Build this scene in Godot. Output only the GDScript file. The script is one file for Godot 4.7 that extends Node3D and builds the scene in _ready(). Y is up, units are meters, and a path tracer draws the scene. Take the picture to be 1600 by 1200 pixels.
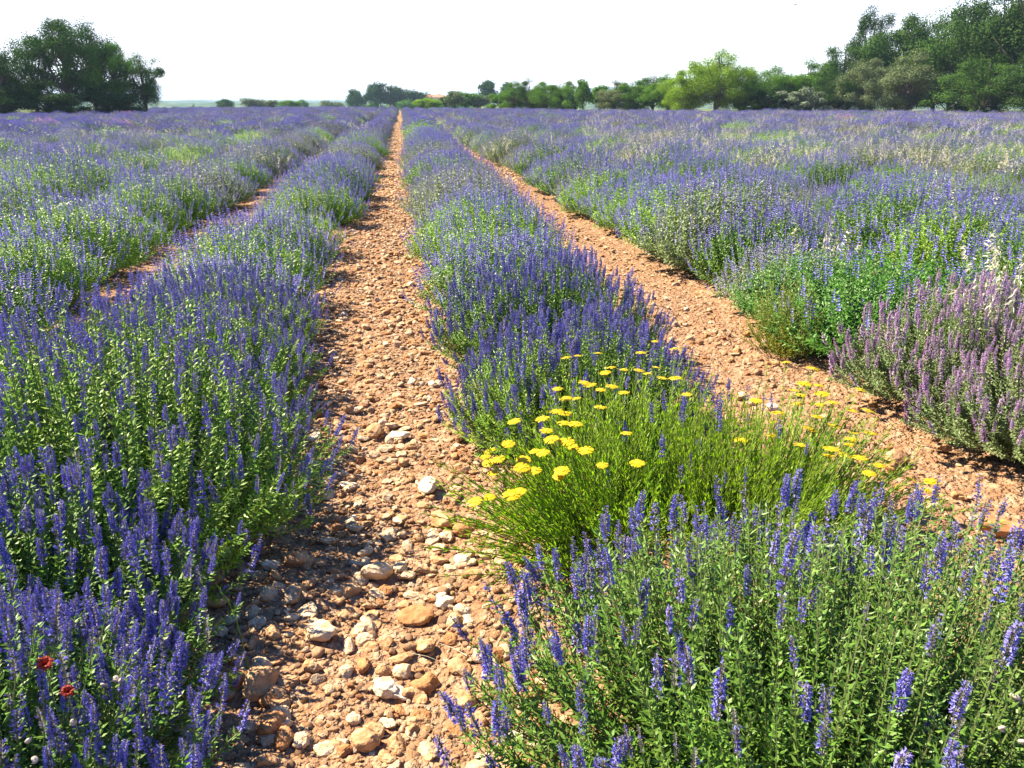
extends Node3D
# A lavender field on red, stony soil: planted rows run away from the camera, daisies and
# stones in front, oak woods and hazy hills behind. Rows run along -z, x is across them.

class Geo:
	var v := PackedVector3Array()
	var c := PackedColorArray()
	var i := PackedInt32Array()
	func leaf(p: Vector3, d: Vector3, side: Vector3, l: float, w: float, bend: float, col: Color) -> void:
		# a folded lance-shaped blade of two faces
		var n := side.cross(d)
		var m := p + d * (l * 0.45) + n * (l * bend)
		var s := side * (w * 0.5)
		var k := v.size()
		v.push_back(p); v.push_back(m - s); v.push_back(p + d * l); v.push_back(m + s)
		c.push_back(col); c.push_back(col); c.push_back(col); c.push_back(col)
		i.push_back(k); i.push_back(k + 1); i.push_back(k + 2)
		i.push_back(k); i.push_back(k + 2); i.push_back(k + 3)
	func blade(p: Vector3, d: Vector3, side: Vector3, l: float, w: float, droop: Vector3, col: Color, segs := 3) -> void:
		# a long strip that narrows to a point and droops
		var k := v.size()
		for s in segs:
			var t := float(s) / segs
			var q := p + d * (l * t) + droop * (t * t)
			var h := side * (w * 0.5 * (1.0 - t * 0.75))
			v.push_back(q - h); v.push_back(q + h); c.push_back(col); c.push_back(col)
		v.push_back(p + d * l + droop); c.push_back(col)
		for s in segs - 1:
			var a := k + s * 2
			i.push_back(a); i.push_back(a + 2); i.push_back(a + 1)
			i.push_back(a + 1); i.push_back(a + 2); i.push_back(a + 3)
		var e := k + (segs - 1) * 2
		i.push_back(e); i.push_back(e + 2); i.push_back(e + 1)
	func tube(pts: PackedVector3Array, r0: float, r1: float, sides: int, col: Color, power := 1.0) -> void:
		var k := v.size()
		var n := pts.size()
		for j in n:
			var d := (pts[mini(j + 1, n - 1)] - pts[maxi(j - 1, 0)]).normalized()
			var a := d.cross(Vector3(0.31, 0.17, 0.93)).normalized()
			var b := d.cross(a)
			var r := lerpf(r0, r1, pow(float(j) / (n - 1), power))
			for s in sides:
				var t := TAU * s / sides
				v.push_back(pts[j] + (a * cos(t) + b * sin(t)) * r); c.push_back(col)
		for j in n - 1:
			for s in sides:
				var p := k + j * sides + s
				var q := k + j * sides + (s + 1) % sides
				i.push_back(p); i.push_back(p + sides); i.push_back(q)
				i.push_back(q); i.push_back(p + sides); i.push_back(q + sides)
	func add(o: Geo, t: Transform3D, tint := Color.WHITE) -> void:
		var k := v.size()
		v.append_array(t * o.v)
		if tint == Color.WHITE:
			c.append_array(o.c)
		else:
			for q in o.c:
				c.push_back(q * tint)
		for q in o.i:
			i.push_back(q + k)

var taken := {}
var M := {}
var noise := FastNoiseLite.new()
var rough := FastNoiseLite.new()
var cam_at := Vector3(0, 1.5, 0)

# ---------- helpers ----------
func numbered(called: String) -> String:
	var n: int = taken.get(called, 0)
	taken[called] = n + 1
	return called if n == 0 else "%s_%03d" % [called, n]

func mesh_of(geos: Array, mats: Array, smooth := false) -> ArrayMesh:
	var m := ArrayMesh.new()
	for k in geos.size():
		var g: Geo = geos[k]
		if g.i.is_empty():
			continue
		var a := []
		a.resize(Mesh.ARRAY_MAX)
		a[Mesh.ARRAY_VERTEX] = g.v
		a[Mesh.ARRAY_COLOR] = g.c
		a[Mesh.ARRAY_INDEX] = g.i
		if smooth:
			var n := PackedVector3Array()
			n.resize(g.v.size())
			for f in range(0, g.i.size(), 3):
				var p := g.i[f]
				var q := g.i[f + 1]
				var r := g.i[f + 2]
				var w := (g.v[r] - g.v[p]).cross(g.v[q] - g.v[p])
				n[p] += w; n[q] += w; n[r] += w
			for f in n.size():
				n[f] = n[f].normalized() if n[f].length_squared() > 1e-16 else Vector3.UP
			a[Mesh.ARRAY_NORMAL] = n
		m.add_surface_from_arrays(Mesh.PRIMITIVE_TRIANGLES, a)
		m.surface_set_material(m.get_surface_count() - 1, mats[k])
	return m

func tag(o: Node, label: String, category: String, group := "", kind := "") -> void:
	if label: o.set_meta("label", label)
	if category: o.set_meta("category", category)
	if group: o.set_meta("group", group)
	if kind: o.set_meta("kind", kind)

func thing(called: String, label: String, category: String, at := Vector3.ZERO, turn := 0.0, group := "") -> Node3D:
	var o := Node3D.new()
	o.name = numbered(called)
	o.position = at
	o.rotation.y = turn
	tag(o, label, category, group)
	add_child(o, true)
	return o

func part(called: String, m: Mesh, parent: Node, stuff := false, mat: Material = null) -> MeshInstance3D:
	var o := MeshInstance3D.new()
	o.name = called
	o.mesh = m
	if mat: o.material_override = mat
	if stuff: o.set_meta("kind", "stuff")
	parent.add_child(o, true)
	return o

func scatter(called: String, m: Mesh, where: Array, tint: PackedColorArray, parent: Node) -> void:
	if where.is_empty():
		return
	var mm := MultiMesh.new()
	mm.transform_format = MultiMesh.TRANSFORM_3D
	mm.use_colors = true
	mm.mesh = m
	mm.instance_count = where.size()
	for k in where.size():
		mm.set_instance_transform(k, where[k])
		mm.set_instance_color(k, tint[k])
	var o := MultiMeshInstance3D.new()
	o.name = called
	o.multimesh = mm
	o.set_meta("kind", "stuff")
	parent.add_child(o, true)

func lin(r: float, g: float, b: float) -> Color:
	return Color(r, g, b).linear_to_srgb()

func plain(col: Color, rgh := 0.7, back := Color.BLACK, spec := 0.4) -> StandardMaterial3D:
	var m := StandardMaterial3D.new()
	m.albedo_color = col
	m.roughness = rgh
	m.metallic_specular = spec
	m.vertex_color_use_as_albedo = true
	m.cull_mode = BaseMaterial3D.CULL_DISABLED
	if back != Color.BLACK:
		m.backlight_enabled = true
		m.backlight = back
	return m

func noise_tex(seed_: int, freq: float, oct: int, ramp: Array, size := 512, kind := FastNoiseLite.TYPE_SIMPLEX_SMOOTH) -> NoiseTexture2D:
	var n := FastNoiseLite.new()
	n.seed = seed_
	n.noise_type = kind
	n.frequency = freq
	n.fractal_octaves = oct
	var t := NoiseTexture2D.new()
	t.width = size
	t.height = size
	t.seamless = true
	t.noise = n
	if ramp.size():
		var g := Gradient.new()
		var off := PackedFloat32Array()
		var col := PackedColorArray()
		for k in ramp.size():
			off.push_back(ramp[k][0]); col.push_back(ramp[k][1])
		g.offsets = off
		g.colors = col
		t.color_ramp = g
	return t

func ordinal(n: int) -> String:
	var low := ["first", "second", "third", "fourth", "fifth", "sixth", "seventh", "eighth", "ninth", "tenth", "eleventh", "twelfth", "thirteenth", "fourteenth", "fifteenth", "sixteenth", "seventeenth", "eighteenth", "nineteenth"]
	if n < 20:
		return low[n - 1]
	var tens := ["twent", "thirt", "fort", "fift", "sixt", "sevent", "eight", "ninet"]
	if n % 10 == 0:
		return tens[n / 10 - 2] + "ieth"
	return tens[n / 10 - 2] + "y-" + low[n % 10 - 1]

func around(deg: float, d: float) -> Vector3:
	var a := deg_to_rad(deg)
	var x := sin(a) * d
	var z := -cos(a) * d
	return Vector3(x, land(x, z), z)

# ---------- the lie of the land ----------
const ROWS := [-1.25, 0.78, 3.15]
func row_x(k: int) -> float:
	if k == -1: return -1.22
	if k == 0: return 0.77
	if k == 1: return 3.10
	return 3.10 + 1.88 * (k - 1) if k > 1 else -1.08 + 2.0 * (k + 1)

func field_end(deg: float) -> float:
	var at := [[-40, 70], [-24, 82], [-18, 112], [-14, 165], [-5, 180], [3, 138], [11, 113], [20, 97], [28, 106], [35, 100], [50, 88]]
	for k in at.size() - 1:
		if deg <= at[k + 1][0]:
			return lerpf(at[k][1], at[k + 1][1], clampf((deg - at[k][0]) / float(at[k + 1][0] - at[k][0]), 0, 1))
	return 88.0

func land(x: float, z: float) -> float:
	var d := sqrt(x * x + z * z)
	var y := -7.0 * smoothstep(190.0, 520.0, d) * smoothstep(60.0, 200.0, -z)
	if d < 110.0:
		y += (noise.get_noise_2d(x * 0.6, z * 0.6)) * 0.05 * smoothstep(6.0, 30.0, d)
	y += 7.5 * exp(-(pow((x - 23.0) / 90.0, 2.0) + pow((z + 620.0) / 70.0, 2.0)))
	return y

func ground_y(x: float, z: float) -> float:
	var y := land(x, z)
	if absf(z) < 60.0 and absf(x) < 8.0:
		var near := 1.0 - smoothstep(25.0, 60.0, absf(z))
		var ridge := 0.0
		for r in [-3.37, -1.25, 0.78, 3.12, 5.27]:
			ridge = maxf(ridge, exp(-pow((x - r) / 0.55, 4.0)))
		y += 0.05 * ridge * near
		y += rough.get_noise_2d(x * 1.3, z * 1.3) * 0.035 * near * (1.0 - ridge * 0.6)
		y += rough.get_noise_2d(x * 6.0 + 90.0, z * 6.0) * 0.014 * near
		y += absf(rough.get_noise_2d(x * 17.0, z * 17.0 + 40.0)) * 0.012 * near
	return y

# ---------- materials ----------
func make_materials() -> void:
	var soil := StandardMaterial3D.new()
	soil.albedo_texture = noise_tex(3, 0.013, 5, [[0.0, lin(0.212, 0.108, 0.055)], [0.45, lin(0.296, 0.170, 0.096)], [0.62, lin(0.361, 0.224, 0.136)], [1.0, lin(0.450, 0.326, 0.223)]], 1024)
	soil.uv1_triplanar = true
	soil.uv1_world_triplanar = true
	soil.uv1_scale = Vector3(0.9, 0.9, 0.9)
	soil.roughness = 0.95
	soil.metallic_specular = 0.15
	soil.heightmap_enabled = true
	soil.heightmap_texture = noise_tex(4, 0.03, 5, [], 1024)
	soil.heightmap_scale = 3.0
	M.soil = soil
	var clod := soil.duplicate() as StandardMaterial3D
	clod.uv1_world_triplanar = false
	clod.uv1_scale = Vector3(0.5, 0.5, 0.5)
	clod.heightmap_enabled = false
	clod.vertex_color_use_as_albedo = true
	M.clod = clod
	var far := StandardMaterial3D.new()
	far.albedo_texture = noise_tex(9, 0.012, 4, [[0.0, lin(0.045, 0.075, 0.025)], [0.5, lin(0.075, 0.11, 0.035)], [0.62, lin(0.15, 0.16, 0.07)], [1.0, lin(0.22, 0.2, 0.1)]], 512)
	far.uv1_triplanar = true
	far.uv1_world_triplanar = true
	far.uv1_scale = Vector3(0.004, 0.004, 0.004)
	far.roughness = 1.0
	far.metallic_specular = 0.1
	M.far = far
	var wood := StandardMaterial3D.new()
	wood.albedo_texture = noise_tex(12, 0.02, 4, [[0.0, lin(0.03, 0.06, 0.02)], [0.5, lin(0.05, 0.09, 0.03)], [0.7, lin(0.09, 0.13, 0.05)], [1.0, lin(0.2, 0.2, 0.1)]], 512)
	wood.uv1_triplanar = true
	wood.uv1_world_triplanar = true
	wood.uv1_scale = Vector3(0.003, 0.006, 0.003)
	wood.roughness = 1.0
	wood.metallic_specular = 0.1
	M.hill = wood
	# stones: cream to ochre limestone dusted with soil
	var grain := noise_tex(21, 0.02, 5, [], 512)
	var stones := {
		"cream": [lin(0.483, 0.328, 0.189), lin(0.605, 0.459, 0.302)], "white": [lin(0.554, 0.431, 0.302), lin(0.690, 0.597, 0.459)],
		"buff": [lin(0.416, 0.232, 0.113), lin(0.535, 0.346, 0.189)], "ochre": [lin(0.363, 0.164, 0.064), lin(0.448, 0.232, 0.103)], "grey": [lin(0.293, 0.208, 0.138), lin(0.431, 0.328, 0.232)],
	}
	var n := 30
	for k in stones:
		n += 1
		var s := StandardMaterial3D.new()
		s.albedo_texture = noise_tex(n, 0.016, 5, [[0.0, lin(0.24, 0.115, 0.05)], [0.42, stones[k][0]], [0.68, stones[k][1]], [1.0, stones[k][1]]], 256)
		s.uv1_triplanar = true
		s.uv1_scale = Vector3(0.42, 0.42, 0.42)
		s.uv1_offset = Vector3(n * 0.37, n * 0.21, 0)
		s.roughness = 0.85
		s.metallic_specular = 0.3
		s.heightmap_enabled = true
		s.heightmap_texture = grain
		s.heightmap_scale = 0.5
		s.vertex_color_use_as_albedo = true
		M["stone_" + k] = s
	# plants
	var glow := Color(0.5, 0.66, 0.22)
	M.leaf = plain(lin(0.167, 0.283, 0.045), 0.46, glow, 0.42)
	M.leaf_daisy = plain(lin(0.48, 0.60, 0.085), 0.55, Color(0.9, 1.0, 0.3))
	M.leaf_lime = plain(lin(0.282, 0.419, 0.057), 0.46, Color(0.6, 0.72, 0.2), 0.42)
	M.leaf_grey = plain(lin(0.227, 0.276, 0.121), 0.46, Color(0.45, 0.52, 0.28), 0.42)
	M.leaf_deep = plain(lin(0.114, 0.254, 0.036), 0.46, glow, 0.42)
	M.leaf_yellow = plain(lin(0.36, 0.36, 0.04), 0.6, Color(0.9, 0.9, 0.2))
	var vb := Color(0.28, 0.25, 0.5)
	M.violet = plain(lin(0.33, 0.30, 0.70), 0.6, vb)
	M.violet_faded = plain(lin(0.50, 0.46, 0.68), 0.7, vb)
	M.pink = plain(lin(0.78, 0.60, 0.75), 0.65, Color(0.7, 0.45, 0.65))
	M.calyx = plain(lin(0.22, 0.21, 0.2), 0.7, Color(0.3, 0.28, 0.25))
	M.stem = plain(lin(0.16, 0.2, 0.07), 0.6)
	M.twig = plain(lin(0.2, 0.13, 0.08), 0.8)
	M.straw = plain(lin(0.52, 0.49, 0.36), 0.6, Color(0.7, 0.65, 0.5))
	M.oat = plain(lin(0.84, 0.82, 0.72), 0.5, Color(0.8, 0.78, 0.65))
	M.grass = plain(lin(0.24, 0.33, 0.06), 0.5, Color(0.85, 1.0, 0.35))
	M.petal = plain(lin(0.56, 0.43, 0.003), 0.5, Color(0.8, 0.7, 0.05))
	M.centre = plain(lin(0.72, 0.42, 0.01), 0.8)
	M.poppy = plain(lin(0.33, 0.03, 0.01), 0.6, Color(0.7, 0.1, 0.02))
	M.wing = plain(lin(0.7, 0.24, 0.04), 0.6, Color(0.6, 0.3, 0.1))
	M.dark = plain(lin(0.03, 0.03, 0.035), 0.7)
	M.shell = plain(lin(0.5, 0.45, 0.38), 0.35)
	M.bark = plain(lin(0.11, 0.09, 0.07), 0.9)
	var tg := Color(0.45, 0.6, 0.15)
	M.oak = plain(lin(0.085, 0.155, 0.035), 0.75, tg, 0.15)
	M.oak_dark = plain(lin(0.06, 0.11, 0.03), 0.75, tg, 0.15)
	M.oak_fresh = plain(lin(0.155, 0.265, 0.045), 0.75, Color(0.6, 0.8, 0.2), 0.15)
	M.tree_lime = plain(lin(0.32, 0.42, 0.07), 0.75, Color(0.8, 0.95, 0.25), 0.15)
	M.tree_olive = plain(lin(0.2, 0.235, 0.12), 0.75, Color(0.5, 0.55, 0.3), 0.15)
	M.tree_silver = plain(lin(0.27, 0.30, 0.22), 0.75, Color(0.5, 0.55, 0.4), 0.15)
	M.plaster = plain(lin(0.62, 0.45, 0.3), 0.9)
	M.roof = plain(lin(0.45, 0.19, 0.1), 0.9)
	M.shutter = plain(lin(0.12, 0.1, 0.09), 0.6)

# ---------- lavender ----------
func spike_near(r: RandomNumberGenerator, length: float, full: float) -> Array:
	# whorls of grey calyxes round a thin stalk, blue lipped flowers mostly on one side
	var fl := Geo.new()
	var ca := Geo.new()
	var bow := Vector3(r.randf_range(-0.012, 0.012), 0, r.randf_range(-0.012, 0.012))
	var pts := PackedVector3Array()
	for k in 5:
		var t := k / 4.0
		pts.push_back(Vector3(0, length * t, 0) + bow * t * t)
	ca.tube(pts, 0.0017, 0.0008, 4, Color(0.7, 0.9, 0.5))
	var side := r.randf() * TAU
	var levels := int(length / 0.0075)
	var gap := r.randi_range(1, 3)
	for k in levels:
		if k < gap * 2 and k % 2 == 1:
			continue
		var t := float(k) / levels
		var q := Vector3(0, length * t, 0) + bow * t * t
		var taper := 1.0 - 0.55 * pow(t, 3.0)
		var open := full * (1.0 - smoothstep(0.75, 1.0, t) * 0.7)
		for j in 8:
			var a := TAU * (j + 0.5 * (k % 2)) / 8.0 + r.randf_range(-0.3, 0.3)
			var o := Vector3(cos(a), 0, sin(a))
			var s := Vector3(-sin(a), 0, cos(a))
			var d := (o + Vector3.UP * r.randf_range(0.5, 1.3)).normalized()
			var g := r.randf_range(0.6, 1.25)
			ca.leaf(q, d, s, 0.012 * taper, 0.0052 * taper, 0.1, Color(g, g * 0.95, g * 0.9).clamp(Color.BLACK, Color.WHITE))
			if r.randf() < open * (0.62 + 0.5 * cos(a - side)):
				var e := q + d * 0.008 * taper
				var b := r.randf_range(0.7, 1.0)
				var col := Color(b * r.randf_range(0.75, 1.0), b * r.randf_range(0.8, 1.0), b)
				for u in 4:
					var w := (o * r.randf_range(0.5, 1.1) + s * r.randf_range(-0.9, 0.9) + Vector3.UP * r.randf_range(-0.5, 0.9)).normalized()
					fl.leaf(e, w, w.cross(Vector3(0.3, 0.5, 0.8)).normalized(), r.randf_range(0.008, 0.012) * taper, 0.0058 * taper, 0.15, col)
				var st := (o + Vector3.UP * r.randf_range(-0.1, 0.5) + s * r.randf_range(-0.5, 0.5)).normalized()
				fl.leaf(e, st, s, 0.017 * taper, 0.0012, 0.05, Color(0.9, 0.85, 1.0))
	return [fl, ca]

func spike_mid(r: RandomNumberGenerator, length: float, full: float, levels: int, ring: int) -> Array:
	var fl := Geo.new()
	var ca := Geo.new()
	var h := length / levels
	for k in levels:
		var t := float(k) / levels
		var taper := 1.0 - 0.5 * t * t
		for j in ring:
			var a := TAU * (j + 0.5 * (k % 2)) / ring + r.randf_range(-0.4, 0.4)
			var o := Vector3(cos(a), 0, sin(a))
			var s := Vector3(-sin(a), 0, cos(a))
			var g := r.randf_range(0.55, 1.0)
			var d := (o * 0.75 + Vector3.UP * r.randf_range(0.4, 1.2)).normalized()
			if r.randf() < full:
				fl.leaf(Vector3(0, length * t, 0), d, s, maxf(0.017 * taper, h * 0.8), 0.012 * taper, 0.12, Color(g * r.randf_range(0.75, 1.0), g * r.randf_range(0.8, 1.0), g))
			else:
				ca.leaf(Vector3(0, length * t, 0), d, s, maxf(0.016 * taper, h * 0.7), 0.010 * taper, 0.12, Color(g, g, g))
	return [fl, ca]

# every stem as [base, control, tip, direction at the tip]
func stems(r: RandomNumberGenerator, n: int, ax: float, az: float, high: float) -> Array:
	var out := []
	var lump := r.randf() * 10.0
	for k in n:
		var rho := pow(r.randf(), 0.56)
		var a := r.randf() * TAU
		var o := Vector3(cos(a) * ax, 0, sin(a) * az) * rho
		var h := high * (1.0 - 0.68 * pow(rho, 2.8)) * r.randf_range(0.74, 1.06)
		if k % 4 == 3: h *= r.randf_range(0.4, 0.8)
		h *= 1.0 + 0.12 * sin(a * 3.0 + lump) * rho
		var base := o * 0.42 + Vector3(r.randf_range(-0.05, 0.05), 0, r.randf_range(-0.05, 0.05))
		var tip := o * r.randf_range(0.9, 1.08) + Vector3(0, h, 0)
		var ctrl := base.lerp(o, 0.86) + Vector3(0, h * 0.40, 0) + Vector3(r.randf_range(-0.03, 0.03), 0, r.randf_range(-0.03, 0.03))
		out.push_back([base, ctrl, tip, ((tip - ctrl).normalized() + Vector3(0, 0.55, 0)).normalized()])
	return out

func bez(s: Array, t: float) -> Vector3:
	var a: Vector3 = s[0]
	var b: Vector3 = s[1]
	return a.lerp(b, t).lerp(b.lerp(s[2], t), t)

func foliage(r: RandomNumberGenerator, list: Array, per: int, l: float, w: float, segs: int, rise := 0.0) -> Array:
	var lf := Geo.new()
	var st := Geo.new()
	for s in list:
		var pts := PackedVector3Array()
		for k in segs + 1:
			pts.push_back(bez(s, float(k) / segs))
		if segs > 1:
			st.tube(pts, 0.0022, 0.0012, 3, Color(0.9, 0.9, 0.9) * r.randf_range(0.6, 1.1))
		var shade := r.randf_range(0.7, 1.0)
		var warm := r.randf_range(0.75, 1.0)
		var a := r.randf() * TAU
		for k in per:
			var t := lerpf(0.12, 0.99, pow((k + r.randf()) / per, 0.8))
			var p := bez(s, t)
			var ax := (bez(s, minf(t + 0.05, 1.0)) - bez(s, t - 0.05)).normalized()
			a += 1.57 + r.randf_range(-0.4, 0.4)
			var u := ax.cross(Vector3(0.3, 0.1, 0.95)).normalized()
			var q := ax.cross(u)
			var o := u * cos(a) + q * sin(a)
			var d := (o + ax * (r.randf_range(0.25, 1.2) + rise)).normalized()
			var side := d.cross(ax).normalized()
			var g := shade * r.randf_range(0.8, 1.0)
			lf.leaf(p, d, side, l * r.randf_range(0.6, 1.15) * (1.15 - 0.45 * t), w * r.randf_range(0.75, 1.2), r.randf_range(-0.18, 0.05), Color(g * warm, g, g * warm * 0.9))
	return [lf, st]

func stand(p: Vector3, up: Vector3, turn: float, size: float, wide := 1.0) -> Transform3D:
	var x := up.cross(Vector3(0.2, 0.1, 0.97)).normalized()
	var b := Basis(x, up, x.cross(up)).orthonormalized() * Basis(Vector3.UP, turn)
	return Transform3D(b.scaled_local(Vector3(size * wide, size, size * wide)), p)

var near_spikes := {}   # kind -> spike meshes
var sparse_spikes := {}
var near_kit := []      # foliage mesh and stems
var mid_kit := {}       # kind -> [[foliage, spikes], ...]
var far_kit := []       # kind -> one mesh with both

const KINDS := {
	# flowers, leaves, share of stems in flower, how full the spikes are
	"violet": ["violet", "leaf", 0.8, 0.78], "mixed": ["violet", "leaf_lime", 0.6, 0.72], "green": ["violet", "leaf_lime", 0.06, 0.8],
	"faded": ["violet_faded", "leaf_grey", 0.62, 0.55], "pink": ["pink", "leaf_grey", 0.6, 0.92], "deep": ["violet", "leaf_deep", 0.14, 0.9],
}

func make_kits() -> void:
	var r := RandomNumberGenerator.new()
	r.seed = 11
	for kind in ["violet", "violet_faded", "pink"]:
		near_spikes[kind] = []
		sparse_spikes[kind] = []
	for k in 6:
		var g := spike_near(r, r.randf_range(0.075, 0.125), [0.95, 0.8, 0.9, 0.6, 1.0, 0.75][k])
		for kind in ["violet", "violet_faded", "pink"]:
			near_spikes[kind].push_back(mesh_of(g, [M[kind], M.calyx]))
	for k in 4:
		var g := spike_near(r, r.randf_range(0.07, 0.11), [0.5, 0.25, 0.1, 0.35][k])
		for kind in ["violet", "violet_faded", "pink"]:
			sparse_spikes[kind].push_back(mesh_of(g, [M[kind], M.calyx]))
	for k in 5:
		var s := stems(r, 860, 0.66, 0.56, 0.585)
		var f := foliage(r, s, 62, 0.028, 0.0072, 3)
		near_kit.push_back([f, s])
	for kind in KINDS:
		var spec: Array = KINDS[kind]
		mid_kit[kind] = []
		for k in 2 if kind in ["violet", "mixed"] else 1:
			var s := stems(r, 680, 0.66, 0.56, 0.585)
			var f := foliage(r, s, 36, 0.037, 0.0105, 1)
			var fl := Geo.new()
			var ca := Geo.new()
			var model := []
			for q in 4:
				model.push_back(spike_mid(r, 0.1, spec[3], 6, 4))
			for q in int(s.size() * spec[2]):
				var one: Array = model[q % 4]
				var t := stand(s[q][2], s[q][3], r.randf() * TAU, r.randf_range(0.68, 1.1), 1.05)
				fl.add(one[0], t)
				ca.add(one[1], t)
			mid_kit[kind].push_back([mesh_of(f, [M[spec[1]], M.stem]), mesh_of([fl, ca], [M[spec[0]], M.calyx])])
		var sf := stems(r, 300, 0.66, 0.56, 0.585)
		var ff := foliage(r, sf, 15, 0.072, 0.026, 1)
		var fl2 := Geo.new()
		var ca2 := Geo.new()
		for q in int(sf.size() * minf(spec[2] * 1.5, 1.0)):
			var one2 := spike_mid(r, 0.115, spec[3], 2, 3)
			var t2 := stand(sf[q][2], sf[q][3], r.randf() * TAU, r.randf_range(0.85, 1.2), 1.25)
			fl2.add(one2[0], t2)
			ca2.add(one2[1], t2)
		far_kit.push_back([kind, mesh_of([ff[0], fl2, ca2], [M[spec[1]], M[spec[0]], M.calyx])])

var kinds_look := {"violet": "violet", "mixed": "violet and green", "green": "light green", "faded": "faded grey-violet", "pink": "pink-flowered", "deep": "deep green"}

func near_bush(kind: String, at: Vector3, turn: float, grow: Vector3, label: String, r: RandomNumberGenerator, dense := 1.0) -> Node3D:
	var spec: Array = KINDS[kind]
	var kit: Array = near_kit[r.randi() % near_kit.size()]
	var o := thing("lavender_bush", label, "bush", at, turn, "lavender bushes of the planted rows")
	var f := Node3D.new()
	f.name = "branches"
	o.add_child(f, true)
	f.scale = grow
	if not kit.size() > 2:
		kit.push_back(mesh_of([kit[0][0]], [M.leaf]))
		kit.push_back(mesh_of([kit[0][1]], [M.stem]))
	f.queue_free()
	o.remove_child(f)
	var l := part("foliage", kit[2], o, true, M[spec[1]])
	var st := part("stems", kit[3], o, true)
	l.scale = grow
	st.scale = grow
	var n := mini(int(kit[1].size() * spec[2] * dense), 290)
	for k in n:
		var s: Array = kit[1][k]
		var pool: Array = near_spikes[spec[0]] if r.randf() < spec[3] * 0.8 else sparse_spikes[spec[0]]
		var sp := part("flower_spike", pool[r.randi() % pool.size()], o)
		sp.transform = stand(s[2] * grow, s[3], r.randf() * TAU, r.randf_range(0.55, 1.0), 0.92)
	var where := []
	var tint := PackedColorArray()
	for k in range(n, int(kit[1].size() * spec[2] * dense * 1.25)):
		var s: Array = kit[1][k]
		where.push_back(stand(s[2] * grow, s[3], r.randf() * TAU, r.randf_range(0.42, 0.8), 0.9))
		tint.push_back(Color.WHITE * r.randf_range(0.85, 1.0))
	scatter("small_spikes", near_spikes[spec[0]][r.randi() % 6], where, tint, o)
	return o

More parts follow.
